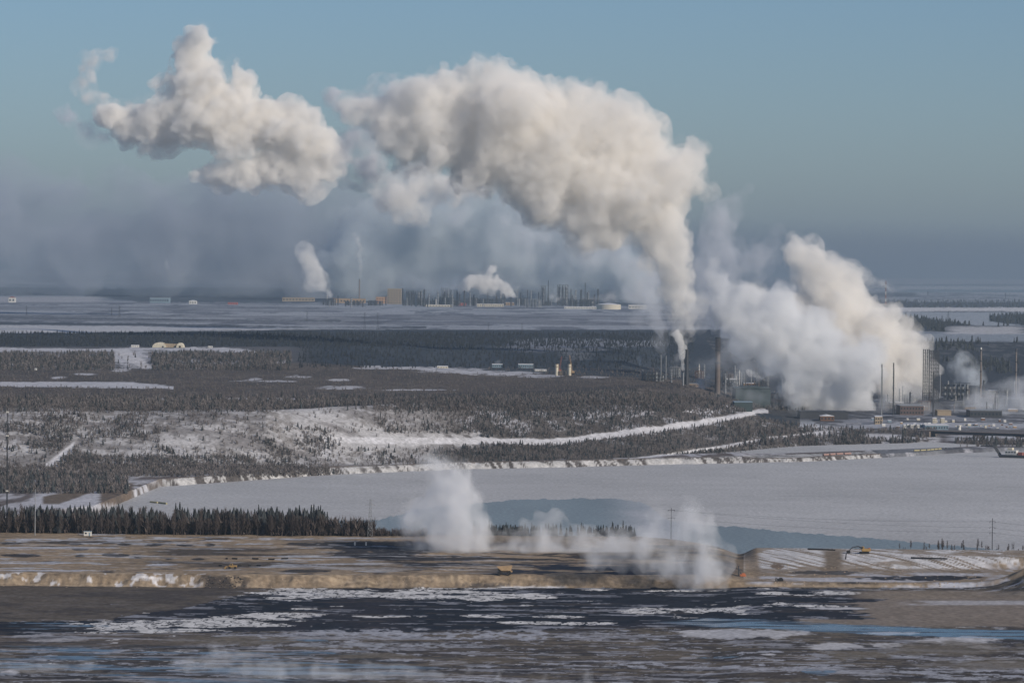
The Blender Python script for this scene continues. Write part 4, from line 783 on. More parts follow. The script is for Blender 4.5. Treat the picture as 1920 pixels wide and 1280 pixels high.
def mast():
    p = place(1662, 572); k = mpp(p); h = 45 * k; t = thing("striped_mast", "tall red and white lattice mast at the end of the far plume", "mast", p); n = 7
    for i in range(n): lattice(MB(), h / n, 1.6 * k * (1.3 - i * .1), 1.6 * k * (1.2 - i * .1), 3, .4 * k, z0=h * i / n).build("mast_section", RED if i % 2 == 0 else WHITE, t)
mast()
for i in range(11): x = 1594 + i * 30 + rp.uniform(-8, 8); pole("thin pole on the far right bank, %s of the row from the left" % wd[i], x, 556 + rp.uniform(-2, 2), 547 + rp.uniform(-1.5, 1.5), (.85,), DSTEEL, .5, 8, group="poles on the far right bank")
# ---- the far plant
FZ = 572
building("upgrader_block", "large square tan block in the far plant", 740, 570, 26, 28, BEIGE, 40, BEIGE, (5, 6), snow=False); building("upgrader_block", "squat orange brown block left of the large tan one", 715, 569, 20, 12, mat("orange_cladding", (.48, .28, .16)), 40, SAND, (4, 2), snow=False)
building("far_hall", "long low brown hall left of the thin far plume", 655, 568, 60, 8, SAND, 40, SAND, (10, 1), snow=False); building("far_hall", "long dim hall at the left end of the far plant", 560, 565, 60, 7, BEIGE, 40, BEIGE, (10, 1), snow=False)
building("far_hall", "small square turret on the dim left hall", 556, 558, 5, 10, BEIGE, 20, BEIGE, (1, 2), snow=False); building("far_hall", "blue green low hall on the far plain at the left", 300, 568, 36, 10, BLUEG, 60, GSTEEL, (8, 1), snow=False)
building("far_hall", "small white hall on the far plain below the left smoke", 362, 570, 14, 6, WHITE, 30, SNOWM, (3, 1), 0, .1); building("far_hall", "white gabled hall with a red roof at the far left", 22, 567, 12, 9, WHITE, 30, RED, (2, 1), 0, .2); building("far_hall", "low red brown hall on the far plain", 436, 571, 18, 4, mat("dull_red", (.36, .11, .10)), 30, RED, (4, 1), snow=False)
building("far_hall", "brick red low hall below the bright far plume", 865, 573, 18, 5, mat("dull_red", (.36, .11, .10)), 30, RUST, (4, 1), snow=False); building("far_hall", "pale long shed right of the red far hall", 920, 575, 50, 5, CREAM, 40, SNOWM, (12, 1), snow=False); building("far_hall", "small peach shed with snowy roof below the bright plume", 955, 572, 18, 5, SAND, 40, SNOWM, (4, 1))
building("far_hall", "long white shed left of the far plant's tank", 1090, 579, 60, 4, WHITE, 30, SNOWM, (12, 1)); building("far_hall", "white sheds right of the far plant's tank", 1196, 579, 34, 7, WHITE, 30, SNOWM, (6, 1)); building("far_hall", "low snowy shed strip below the twin white pipes", 825, 575, 50, 3.5, CREAM, 30, SNOWM, (9, 1))
tank("broad cream tank at the right end of the far plant", 1143, 580, 46, 9, CREAM, SNOWM)
stack("far_stack", "slim white pipe, left one of two in the far plant", 818, 574, 561, 2, WHITE, 1.6, 0); stack("far_stack", "slim white pipe, right one of two in the far plant", 846, 574, 560, 2, WHITE, 1.6, 0); stack("far_stack", "thin white pipe left of the low brown hall", 614, 568, 551, 1.5, WHITE, 1.2, 0)
stack("far_stack", "tall far stack carrying the thin upright plume", 675, 566, 523, 2.6, CONC, 2.2, 1); stack("far_stack", "tallest dark thin stack at the right of the far plant", 1098.5, 574, 530, 2.0, DSTEEL, 1.5, 1); stack("far_stack", "dark stack right of the large tan block", 756, 568, 540, 2.4, DSTEEL, 2, 1); stack("far_stack", "dark stack left of the dark derrick group", 1029, 572, 526, 1.8, DSTEEL, 1.4, 1)
stack("far_stack", "short brown stack under the left far plume", 625, 568, 558, 2.4, RUST, 2, 0); stack("far_stack", "grey stack at the root of the bright far plume", 974, 574, 560, 2.6, GSTEEL, 2, 0); stack("far_stack", "dark stack left of the bright far plume's root", 941, 572, 548, 2, DSTEEL, 1.6, 0)
tower_block("far_derrick", "dark derrick block with a peaked group of vessels in the far plant", 1056, 574, 20, 40, DSTEEL, 4, 6, .6, 3, rr=.2); tower_block("far_derrick", "dark narrow derrick left of the peaked one", 1019, 574, 8, 38, DSTEEL, 2, 6, .6, 1, rr=.2); tower_block("far_derrick", "dark blue derrick behind the twin white pipes", 835, 570, 16, 30, DSTEEL, 4, 5, .6, 2, rr=.2)
tower_block("far_rack", "low dark rack right of the large tan block", 775, 570, 26, 24, DSTEEL, 6, 4, .6, 4, rr=.2); tower_block("far_rack", "wide low rack at the right of the far plant", 1090, 576, 50, 14, DSTEEL, 9, 2, .6, 5, rr=.2); tower_block("far_rack", "pale rack between the plume root and the narrow derrick", 1000, 577, 30, 16, GSTEEL, 6, 2, .6, 4, rr=.2); tower_block("far_rack", "dark rack under the bright far plume", 900, 572, 50, 12, DSTEEL, 9, 2, .6, 5, rr=.2)
ZN = [("left of the tan block", 600, 726, 10), ("right of the tan block", 757, 815, 12), ("around the twin white pipes", 816, 862, 10), ("near the bright plume", 865, 1000, 14), ("around the dark derricks", 1004, 1125, 16)]
for where, x0, x1, n in ZN:
    for i in range(n): x = x0 + (x1 - x0) * (i + rp.random()) / n; h = rp.uniform(9, 30) * (.6 if x < 730 else 1); column("%s column in the far plant %s, %s from the left" % (["slender dark", "slender grey", "thick dark"][i % 3], where, wd_[i]), x, 571 + rp.uniform(0, 5), 571 - h, rp.uniform(1.4, 3.4), [DSTEEL, GSTEEL, DSTEEL][i % 3], "process columns of the far plant")
    for i in range(3): x = x0 + (x1 - x0) * (i + .5) / 3; tower_block("far_rack", "low dark rack in the far plant %s, %s one" % (where, ["left", "middle", "right"][i]), x, 573, rp.uniform(16, 30), rp.uniform(6, 16), DSTEEL, 5, 3, .6, 3, rr=.22)
# ---------------- near side ----------------
def comm_mast():
    Y = 2330; p = Vector(((15 - 960) / F * Y, Y, zg((15 - 960) / F * Y, Y))); h = 225 * Y / F; t = thing("radio_mast", "very tall thin lattice radio mast at the left edge with white drums", "mast", p)
    lattice(MB(), h, .9, .7, 60, .11).build("lattice_mast", DSTEEL, t)
    for z in (.997, .80, .34):
        b = MB(); 
        for s in (-1, 1, 0): b.tube((s * .6, -.6, h * z - .6), (s * .6, -.6, h * z + .3), .25, None, 8)
        b.build("antenna_drum", WHITE, t)
comm_mast()
Yb = 2284
def nearp(px, Y=Yb): X = (px - 960) / F * Y; return Vector((X, Y, zg(X, Y)))
p = nearp(68, 2275); pole("tall pale grey steel pole in front of the left wood", 68, 1003, 916, (), GSTEEL, .32, at=p)
pylon("grey lattice tower standing in the shrubs beside the tall steam", 697, 1003, 933, 9, 2, GSTEEL, at=nearp(697, 2290), rs=1.3)
pole("dark power pole with two crossarms seen through the right steam", 1262, 1012, 953, (.93, .68), DSTEEL, .3, 4.5, at=nearp(1262, 2300)); pole("tall dark power pole with three crossarms at the right", 1865, 1037, 957, (.92, .78, .66), DSTEEL, .32, 3.6, at=nearp(1865, 2260))
for lab, x, y0, y1 in (("short double pole frame left of the tall right pole", 1700, 1033, 1012), ("short double pole frame at the right edge of the bank", 1904, 1042, 1010)):
    p = nearp(x, 2255); t = thing("pole_frame", lab, "pole", p); h = (y1 - y0) * -1 * mpp(p)
    for s in (-.6, .6): MB().tube((s, 0, -1), (s, 0, h), .14, .1, 6).build("mast", DSTEEL, t)
    MB().box(0, 0, h * .85, 2.4, .16, .16).build("crossarm", DSTEEL, t)
for lab, x, y1 in (("thin wooden pole behind the white cabin", 185, 982), ("wooden pole with a transformer left of the white cabin", 150, 985), ("thin pole among the trees at the right of the left wood", 486, 980), ("short pole in the shrubs left of the lattice tower", 682, 985), ("thin short pole on the bench beyond the steam", 1085, 997)): pole(lab, x, 1003, y1, (.9,) if x == 150 else (), BARK, .14, 1.6, at=nearp(x, 2278))
def cable(a, b, za, zb, label):
    A = nearp(*a) + Vector((0, 0, za)); B = nearp(*b) + Vector((0, 0, zb)); m = MB(); pr = None
    for i in range(17): t = i / 16; q = A.lerp(B, t); q.z -= 4 * t * (1 - t) * 2.2; q = q - A; (m.tube(pr, q, .05, None, 3) if pr is not None else 0); pr = q
    o = m.build("overhead_cable", DSTEEL); o.location = A; tag(o, label, "cable", "cables between the two right poles")
for za, zb, s in ((18.4, 24.4, "top"), (18.4, 20.6, "middle"), (13.6, 17.6, "lowest")): cable((1262, 2300), (1865, 2260), za, zb, "%s sagging cable strung between the two dark power poles" % s)
for zb, s in ((24.4, "top"), (20.6, "middle"), (17.6, "lowest")): cable((1865, 2260), (2060, 2240), zb, zb - 1, "%s cable running out of the photo from the tall right pole" % s)
p = nearp(167, 2272); t = thing("site_cabin", "small white cabin at the edge of the left wood", "cabin", p); MB().box(0, 0, 1.6, 4.6, 3, 2.8).build("wall", WHITE, t, .05); MB().box(0, 0, 3.1, 4.9, 3.3, .2).build("roof", BLUEG, t); MB().box(-1, -1.55, 1.9, 1.2, .1, .9).build("window", GLASS, t); MB().box(1.3, -1.55, 1.3, .9, .1, 2).build("door", BLUEG, t)
def excavator():
    p = place(1622, 1037.5); t = thing("excavator", "yellow excavator with its black arm folded down to the left on the snowy embankment", "excavator", p, 0)
    for s in (-1.5, 1.5): MB().prism([(-2.6, .1), (2.6, .1), (3.1, .6), (2.6, 1.2), (-2.6, 1.2), (-3.1, .6)], s - .35, s + .35).build("crawler", BLACK, t)
    MB().box(.9, 0, 2.3, 5.2, 3.2, 1.7).build("body", YELL, t, .12); MB().box(2.9, 0, 2.5, 1.2, 3.0, 1.9).build("counterweight", ORANGE, t, .15); c = MB().box(-1.1, -.9, 3.3, 1.6, 1.3, 2.2).build("cab", YELL, t, .08); MB().box(-1.5, -1.56, 3.6, .9, .06, 1.2).build("window", GLASS, c)
    b = MB().tube((-.6, .3, 2.8), (-3.6, .3, 4.3), .45, .4, 6).tube((-3.6, .3, 4.3), (-7.0, .3, 3.7), .4, .32, 6); b.build("boom", DSTEEL, t); MB().tube((-7.0, .3, 3.8), (-9.6, .3, 1.4), .32, .25, 6).build("stick", DSTEEL, t)
    MB().prism([(-10.6, .2), (-8.6, .2), (-8.3, 1.4), (-9.4, 2.0), (-10.9, 1.3)], -.4, 1.0).build("bucket", BLACK, t); MB().tube((-1.5, .3, 2.6), (-3.2, .3, 4.3), .14, None, 6).build("hydraulic_ram", GSTEEL, t)
excavator()
def loader():
    p = place(435, 1066); t = thing("wheel_loader", "small yellow wheeled machine on the tan flats at the left", "loader", p)
    MB().box(.6, 0, 1.5, 4.6, 2.0, 1.1).build("body", YELL, t, .1); MB().box(-.2, 0, 2.4, 1.6, 1.7, 1.1).build("cab", YELL, t, .06); MB().box(-.2, -.87, 2.45, 1.2, .05, .7).build("window", GLASS, t); MB().prism([(-4.4, .2), (-3.2, .2), (-2.8, 1.5), (-3.3, 1.6)], -1.2, 1.2).build("bucket", YELL, t); MB().box(-2.3, .6, 1.3, 1.9, .2, .3).box(-2.3, -.6, 1.3, 1.9, .2, .3).build("lift_arm", YELL, t)
    for x in (-1.2, 2.0):
        for s in (-1, 1): MB().tube((x, s * .95, .7), (x, s * 1.35, .7), .7, None, 14).build("wheel", BLACK, t)
loader()
def dumper():
    p = place(948, 1077); t = thing("haul_truck", "dusty tan haul truck on the bench below the drifting steam", "truck", p)
    MB().prism([(-3.6, 3.6), (-4.8, 4.6), (3.6, 5.2), (3.9, 4.9), (3.2, 2.4), (-2.2, 2.4)], -2.2, 2.2).build("dump_body", SAND, t); MB().box(0, 0, 1.9, 8, 2.2, .8).build("chassis", SAND, t); MB().box(-3.2, .8, 2.9, 1.6, 1.8, 1.6).build("cab", SAND, t, .08); MB().box(-3.9, 0, 1.8, .8, 3.4, 1.6).build("grille", DSTEEL, t)
    for x in (-2.6, 2.2):
        for s in (-1, 1): MB().tube((x, s * 1.3, 1.1), (x, s * 2.1, 1.1), 1.15, None, 16).build("wheel", BLACK, t)
dumper()
def pump(name, label, px, py, m, h):
    p = place(px, py); t = thing(name, label, "pump", p); MB().box(0, 0, .7, 3.4, 2, 1.2).build("skid", m, t, .1); MB().tube((-.6, 0, 1.3), (1.2, 0, 1.3), .7, None, 12).build("motor", m, t); MB().tube((-2.4, 0, 0), (-2.4, 0, h), .35, .3, 8).build("riser_pipe", DSTEEL, t); MB().tube((-2.4, 0, h * .8), (-1.0, 0, 1.3), .2, None, 6).build("hose", DSTEEL, t); return t
pump("pump_unit", "orange pump unit with a tall black riser at the corner of the tan bank", 1393, 1080, ORANGE, 6.2); pump("pump_unit", "small black pump on the dug out floor", 1464, 1089, BLACK, 2.0)
for i, (x, y, w) in enumerate([(441, 1047, 10), (426, 1047, 4), (479, 1047, 12), (509, 1048, 12), (535, 1047, 12), (414, 1060, 6), (450, 1060, 5), (470, 1060, 5), (486, 1060, 8)]):
    p = place(x, y + 1); k = mpp(p); o = MB().tube((-w * k / 2, 0, .5), (w * k / 2, rp.uniform(-2, 2), .5), .42, None, 8).tube((w * k * .2, 0, .5), (w * k * .25, .5, -.4), .2, None, 6).tube((-w * k * .3, 0, .5), (-w * k * .3, .5, -.4), .2, None, 6).build("discharge_pipe", BLACK); o.location = p; tag(o, "black pipe length on the tan flats, %s %s" % (wd[i if i < 5 else i - 5], "of the upper row" if i < 5 else "of the row beside the yellow machine"), "pipe", "black pipe lengths on the tan flats")
for lab, x, y, w in (("long black pipe lying on the crest of the right embankment", 1541, 1030, 50), ("long black pipe lying on the right snowy slope", 1741, 1046.5, 66)): p = place(x, y); k = mpp(p); o = MB().tube((-w * k / 2, 0, .4), (w * k / 2, -6, .4), .45, None, 8).build("discharge_pipe", BLACK); o.location = p; tag(o, lab, "pipe")
for lab, x, y in (("left one of two pale marker posts at the edge of the black bench", 666, 1022), ("right one of two pale marker posts at the edge of the black bench", 687, 1022)): p = place(x, y); t = thing("marker_post", lab, "post", p); MB().box(0, 0, 1.1, .9, .5, 2.2).build("panel", WHITE, t, .05); MB().tube((0, 0, 2.2), (.3, 0, 3.0), .08, None, 5).build("rod", DSTEEL, t)
p = place(1587, 1048); t = thing("marker_post", "dark leaning post beside the sandy ramp in the embankment", "post", p); MB().tube((0, 0, -.3), (.4, 0, 3.6), .42, .3, 6).build("rod", BLACK, t)
# boulders and clods
def rubble(name, label, px0, px1, py0, py1, n, s0, s1, m):
    g = random.Random(n); V = []; b = bmesh.new(); bmesh.ops.create_icosphere(b, subdivisions=1, radius=1.0); v0 = np.array([v.co[:] for v in b.verts]); f0 = np.array([[v.index for v in f.verts] for f in b.faces]); b.free(); VV = []
    for i in range(n):
        x, y, z = hit(g.uniform(px0, px1), g.uniform(py0, py1)); s = g.uniform(s0, s1); q = v0 * (1 + (np.random.RandomState(i).rand(len(v0), 1) - .5) * .5) * np.array([s, s, s * .6]) + np.array([x, y, z]); VV.append(q[f0].reshape(-1, 3))
    me = tri_mesh(name, np.concatenate(VV), m); o = bpy.data.objects.new(name, me); COL.objects.link(o); o["kind"] = "stuff"; o["label"] = label
rubble("rubble", "dark clods tumbling down the tan berm at the left", 385, 468, 1080, 1102, 60, .3, .8, mat("dark_clod", (.05, .045, .045))); rubble("rubble", "tan clods strewn over the berm", 0, 1390, 1083, 1101, 260, .2, .5, mat("tan_clod", (.33, .26, .19))); rubble("rubble", "clods along the snowy embankment foot", 1400, 1850, 1060, 1100, 160, .3, .7, mat("tan_clod", (.33, .26, .19)))
# ---------------- steam and smoke ----------------
WH = (.995, .98, .955)
def plume(label, Y, path, seed, dens, vox=None, col=WH, jit=.55, sub=5, depth=1.0, amp=None, ns=None, scale=None, lo=.32, hi=.62, mist=None, cat="steam plume", name="steam_plume", fill=1.6, aniso=-.25, floor=None, step=.3, base=.12, fine=1.0, soft=None, stretch=(1, 1, 1), detail=4.0):
    """one plume: a billowed core skin filled with uneven vapour; mist / soft wrap it in thinner and thinner outer skins"""
    rng = random.Random(seed); k = Y / F; P = []
    for pth in (path if isinstance(path[0][0], (list, tuple)) else [path]): P += puffs(pth, Y, rng, jit, sub, depth, fill)
    rm = np.mean([q[3] for q in P]); vox = (vox or 4.0) * k; amp = amp if amp is not None else rm * .5; ns = ns or rm * 1.6; scale = scale or rm * 1.2
    def fill_(o, tag_, dn, sc, l, h, b): o.data.materials.clear(); o.data.materials.append(steam_mat(tag_ + "_" + str(seed), dn, col, aniso, sc, l, h, step, detail, stretch, b))
    soft = soft or ()
    o = shell(name, P, vox, amp, ns, soft[0] if soft else 1.0, seed, floor, fine); fill_(o, "steam", dens, scale, lo, hi, base); tag(o, label, cat)
    veils = [(g, 1.0, 1.0) for g in soft[1:]] + ([(mist[0], mist[1], 1.5)] if mist else [])
    for i, (g, dd, sc) in enumerate(veils):
        q = random.Random(seed + i); q2 = [(x + q.gauss(0, 1) * r * .25, y + q.gauss(0, 1) * r * .2, z + q.gauss(0, 1) * r * .25, r * g) for x, y, z, r in P if r > rm * .7]
        m = shell("mist_veil", q2, vox * (1.5 if mist else 1.2), amp * 1.5, ns * 1.2, 1, seed + 50 + i, floor, fine); fill_(m, "mist%d" % i, dens * dd, scale * sc, lo + .04, hi + .06, 0.0); m.location = m.location - o.location; m.parent = o
    return o
# the big plume from the scrubber jet
plume("the huge white plume arching left from the bright jet in the plant", 5650, [
    [(1281, 692, 4), (1279, 668, 7), (1276, 640, 12), (1274, 600, 22), (1272, 560, 30), (1262, 520, 44), (1245, 470, 56), (1240, 420, 60)], [(1284, 650, 6), (1292, 610, 11), (1286, 570, 18)],
    [(1240, 400, 64), (1255, 335, 68), (1205, 290, 80), (1130, 250, 90), (1040, 220, 92), (950, 200, 86), (870, 190, 80), (800, 205, 66), (740, 215, 62), (685, 212, 46), (650, 205, 26)],
    [(1190, 370, 70), (1110, 340, 80), (1020, 310, 82), (930, 275, 72), (850, 255, 60), (770, 255, 56), (720, 270, 36)],
    [(1080, 400, 54), (1150, 410, 60), (1100, 425, 38)], [(880, 290, 54), (960, 330, 60), (1040, 380, 58)], [(1060, 165, 34), (1110, 185, 36)], [(880, 135, 34), (930, 125, 28)], [(1310, 350, 26), (1280, 300, 40)]], 3, .04, 3.0, base=.25, jit=.42, amp=11, ns=38, scale=16, lo=.34, hi=.60, mist=(1.2, .08), fill=2.6, soft=(.93, 1.05))
plume("thin grey rag of vapour trailing off the huge plume's left end", 5900, [[(740, 200, 60), (680, 200, 45), (640, 190, 30), (610, 180, 18)], [(700, 260, 55), (670, 300, 45), (720, 320, 40)]], 4, .04, 4, amp=14, ns=40, scale=36, lo=.42, hi=.66, col=(.86, .87, .9), soft=(.75, 1.1, 1.45))
# left cumulus
plume("the bright white plume cloud at the upper left with two towers", 9500, [
    [(645, 325, 14), (610, 295, 42), (565, 250, 52), (520, 228, 56), (460, 235, 58), (400, 220, 58), (330, 218, 54), (280, 238, 50), (225, 222, 36), (190, 215, 20)], [(400, 200, 50), (370, 150, 50), (345, 105, 40), (372, 80, 34), (398, 72, 20)], [(455, 200, 42), (448, 150, 34), (470, 152, 18)],
    [(630, 315, 34), (560, 315, 44), (500, 320, 40), (430, 328, 30), (360, 332, 18)], [(560, 210, 34), (592, 225, 18)], [(280, 278, 22), (262, 275, 12)], [(320, 160, 28), (292, 162, 16)], [(500, 290, 34), (560, 290, 34)]], 5, .04, 2.6, base=.3, jit=.38, amp=15, ns=46, scale=22, lo=.32, hi=.56, mist=(1.1, .05), fill=2.4, soft=(.92, 1.04))
plume("thin ragged puff standing left of the bright upper left plume", 9500, [[(155, 175, 18), (165, 130, 22), (190, 105, 24), (205, 115, 16)], [(150, 170, 16), (180, 190, 20), (230, 215, 26)]], 6, .018, 3.6, amp=12, ns=36, scale=34, lo=.40, hi=.64, soft=(.75, 1.1, 1.45))
plume("faint grey patch of vapour at the far left of the sky", 9500, [(110, 225, 22), (150, 220, 30), (165, 245, 24), (200, 250, 20)], 7, .014, 4, amp=14, ns=40, scale=44, lo=.36, hi=.66, col=(.85, .86, .92), soft=(.75, 1.1, 1.45))
# low smoke sheet, left
plume("wide flat grey smoke sheet hanging over the left horizon", 16500, [
    [(-160, 430, 70), (100, 425, 74), (300, 410, 74), (480, 400, 80), (640, 420, 84)], [(330, 350, 16), (430, 350, 34), (560, 355, 46)], [(-160, 480, 60), (200, 478, 60), (500, 480, 60), (680, 490, 60)], [(-160, 380, 36), (80, 372, 34), (200, 362, 28), (300, 360, 20)]], 8, .0044, 6, base=.12, amp=40, ns=120, scale=300, lo=0.28, hi=0.72, col=(.61, .66, .74), cat="smoke", name="smoke_sheet", fill=2, soft=(.75, 1.05, 1.35), stretch=(.5, 1, 1))
plume("grey billowing smoke filling the middle below the huge plume", 15500, [
    [(620, 500, 60), (720, 450, 76), (820, 430, 86), (920, 440, 80), (1010, 450, 64)], [(700, 400, 46), (790, 375, 56), (880, 370, 52), (760, 340, 30)], [(1000, 430, 50), (1080, 460, 54), (1160, 500, 56), (1200, 560, 44)], [(640, 530, 34), (760, 520, 44), (880, 510, 44), (1000, 510, 40), (1120, 540, 36)]], 9, .0078, 4.5, base=0.05, amp=42, ns=115, scale=220, lo=0.3, hi=0.68, col=(.80, .85, .88), cat="smoke", name="smoke_bank", fill=2, soft=(.75, 1.0, 1.3), detail=5.0)
plume("sunlit cream billow below the left end of the huge plume", 7300, [[(715, 385, 34), (755, 355, 44), (800, 340, 42), (840, 355, 34), (890, 350, 30), (915, 370, 22)], [(740, 400, 30), (800, 395, 26)]], 10, .022, 3.0, amp=13, ns=34, scale=34, lo=.34, hi=.6, base=.1, soft=(.85, 1.05, 1.3))
plume("grey blue vapour column right of the huge plume's foot", 5900, [[(1310, 600, 34), (1325, 540, 42), (1340, 480, 44), (1352, 430, 38), (1345, 395, 26), (1380, 368, 18), (1405, 352, 10)], [(1200, 500, 34), (1215, 560, 34), (1232, 620, 22), (1245, 660, 12)], [(1370, 520, 34), (1420, 480, 26), (1450, 460, 22)]], 11, .013, 3.6, amp=12, ns=34, scale=40, lo=.34, hi=.66, col=(.86, .88, .93), soft=(.75, 1.1, 1.45))
plume("cream sunlit plume slanting up left from behind the derricks", 5180, [
    [(1740, 742, 20), (1715, 705, 36), (1690, 670, 48), (1650, 625, 54), (1600, 580, 56), (1550, 535, 46), (1510, 490, 34), (1488, 455, 20)], [(1712, 752, 16), (1670, 725, 40), (1640, 690, 50), (1600, 650, 54), (1550, 610, 50)], [(1500, 590, 44), (1430, 560, 36), (1400, 545, 24)], [(1735, 650, 14), (1700, 620, 22)]], 12, .04, 2.8, base=.3, amp=9, ns=30, scale=15, lo=.32, hi=.58, mist=(1.12, .06), fill=2.4, soft=(.94, 1.06))
plume("broad grey shaded steam bank in front of the cream plume", 4850, [
    [(1618, 752, 40), (1600, 700, 52), (1560, 665, 58), (1510, 635, 62), (1450, 610, 64), (1385, 600, 58), (1335, 575, 38)], [(1550, 745, 36), (1510, 700, 48), (1450, 670, 42), (1400, 640, 46)], [(1520, 770, 20), (1560, 770, 26), (1600, 775, 24), (1460, 735, 22)], [(1620, 640, 38), (1640, 690, 38)], [(1480, 740, 32), (1540, 725, 46), (1600, 730, 48)], [(1625, 770, 18), (1600, 772, 24), (1560, 765, 20)], [(1400, 560, 40), (1360, 540, 28), (1330, 510, 18)]], 13, .045, 3.0, base=.3, amp=10, ns=32, scale=18, lo=.32, hi=.62, col=(.945, .95, .955), fill=2.4, soft=(.93, 1.07))  # shade of this bank is put into its greyer vapour colour
plume("low thin plume streaming left from the tan shed", 5000, [(1792, 768, 3), (1770, 760, 6), (1745, 745, 12), (1715, 735, 18), (1690, 735, 20)], 14, .0300, 2.4, amp=3, ns=10, scale=14, lo=.3, hi=.6)
plume("pale blue steam billow right of the coker derricks", 5700, [[(1815, 722, 20), (1815, 700, 22), (1800, 685, 20), (1790, 665, 16), (1795, 655, 12)], [(1830, 700, 22), (1825, 720, 24)]], 15, .022, 3, amp=7, ns=22, scale=22, lo=.34, hi=.62, col=(.88, .92, .95), soft=(.75, 1.1, 1.45))
plume("grey steam bank drifting out at the right edge below the flare stacks", 4950, [[(1930, 765, 34), (1900, 755, 34), (1860, 755, 30), (1820, 745, 26)], [(1940, 730, 26), (1900, 735, 24)]], 16, .02, 3.2, amp=8, ns=26, scale=26, lo=.32, hi=.62, col=(.90, .92, .95), soft=(.75, 1.1, 1.45))
plume("long thin grey steam layer along the plant ground at the right", 4800, [(1500, 785, 8), (1600, 788, 9), (1700, 783, 8), (1800, 782, 9), (1920, 780, 10)], 17, .02, 3.2, amp=4, ns=20, scale=40, lo=.3, hi=.7, col=(.9, .92, .95))
plume("small bright puff left of the coker derricks", 5560, [(1735, 706, 5), (1742, 700, 6), (1750, 694, 4)], 18, .0600, 1.6, amp=1.5, ns=5, scale=8)
plume("small white puff on the dark square tower", 5200, [[(1441, 717, 2), (1432, 712, 4), (1420, 705, 6), (1408, 700, 8), (1400, 690, 8)], [(1405, 708, 5), (1403, 696, 6)]], 19, .0750, 1.6, amp=2, ns=6, scale=9, lo=.3, hi=.5)
plume("thin curling wisp left of the twin pipes", 5300, [(1230, 706, 5), (1215, 702, 8), (1205, 695, 9), (1202, 680, 8), (1195, 668, 6)], 20, .0220, 2, amp=4, ns=10, scale=12, lo=.36, hi=.6, col=(.9, .93, .96), soft=(.75, 1.1, 1.45))
plume("soft grey puff at the foot of the tan stack", 4900, [(1318, 735, 14), (1315, 715, 16), (1325, 705, 14)], 21, .0220, 2.4, amp=4, ns=14, scale=18, lo=.3, hi=.6, col=(.88, .91, .95), soft=(.75, 1.1, 1.45))
plume("faint puff between the twin pipes and the steam jet", 5400, [(1268, 708, 7), (1266, 695, 8), (1270, 680, 9), (1275, 660, 10)], 22, .0200, 2.4, amp=4, ns=12, scale=16, lo=.34, hi=.62, soft=(.75, 1.1, 1.45))
plume("second faint strand of steam right of the bright jet", 5750, [(1292, 640, 8), (1300, 620, 12), (1302, 590, 16), (1305, 560, 20)], 23, .0135, 2.6, amp=6, ns=16, scale=20, lo=.36, hi=.62, soft=(.75, 1.1, 1.45))
plume("small blue wisp over the plateau shed", 5100, [(934, 687, 3), (932, 680, 5), (938, 674, 6)], 24, .0200, 1.6, amp=1.5, ns=6, scale=8, col=(.85, .9, .96), soft=(.75, 1.1, 1.45))
plume("small steam curl right of the tan stack foot", 5000, [(1375, 735, 6), (1372, 722, 8), (1380, 712, 9)], 25, .0160, 2, amp=3, ns=10, scale=12, col=(.86, .9, .95), soft=(.75, 1.1, 1.45))
plume("steam tuft at the foot of the thin flare stacks", 4900, [(1682, 778, 3), (1690, 772, 5), (1685, 766, 5), (1672, 762, 5)], 26, .0400, 1.6, amp=2, ns=6, scale=8)
# far plant
plume("bright cream plume low over the middle of the far plant", 13300, [[(972, 560, 3), (965, 552, 8), (950, 543, 13), (930, 533, 17), (908, 526, 18), (885, 530, 16), (862, 537, 12)], [(937, 558, 3), (922, 550, 7), (900, 545, 9)], [(915, 515, 12), (920, 495, 9)], [(968, 540, 4), (976, 537, 3)]], 27, .055, 1.8, base=0.3, amp=9, ns=26, scale=32, lo=.3, hi=.55, mist=(1.5, .08))
plume("slanting pink grey plume at the left of the far plant", 13300, [[(624, 557, 2), (618, 549, 7), (607, 539, 12), (590, 526, 16), (572, 512, 13)], [(600, 530, 12), (590, 510, 16), (580, 485, 18)]], 28, .02, 2, amp=9, ns=28, scale=36, lo=.3, hi=.6, soft=(.75, 1.1, 1.45))
plume("thin upright plume from the tall far stack", 13400, [(675, 524, 3), (677, 500, 4), (674, 480, 4), (676, 465, 5), (670, 450, 6), (665, 440, 5)], 29, .0175, 1.6, amp=4, ns=14, scale=18, lo=.3, hi=.6, soft=(.75, 1.1, 1.45))
plume("left one of two faint smoke threads at the far left", 14500, [(303, 528, 2), (301, 510, 2.4), (296, 490, 4)], 30, .0084, 1.2, amp=3, ns=12, scale=18); plume("right one of two faint smoke threads at the far left", 14500, [(318, 530, 2), (316, 512, 2.4), (311, 490, 5)], 31, .0084, 1.2, amp=3, ns=12, scale=18, soft=(.75, 1.1, 1.45))
plume("blue grey smoke hanging between the tan block and the bright far plume", 13800, [(760, 520, 14), (790, 540, 14), (820, 545, 12), (860, 520, 14)], 32, .0032, 2.4, amp=10, ns=30, scale=50, col=(.7, .76, .88), cat="smoke", soft=(.75, 1.1, 1.45))
plume("faint grey steam over the right end of the far plant", 13300, [[(1090, 565, 6), (1120, 560, 8), (1150, 555, 10), (1190, 550, 16), (1200, 530, 18)], [(1040, 560, 4), (1080, 556, 6)]], 33, .0090, 2.4, amp=8, ns=26, scale=40, soft=(.75, 1.1, 1.45))
plume("pale plume trailing left from the striped mast over the far snow", 16000, [(1690, 549, 2), (1670, 541, 6), (1645, 528, 11), (1615, 518, 16), (1580, 510, 20), (1560, 490, 18)], 34, .0099, 2.2, amp=10, ns=34, scale=46, lo=.3, hi=.62, soft=(.75, 1.1, 1.45))
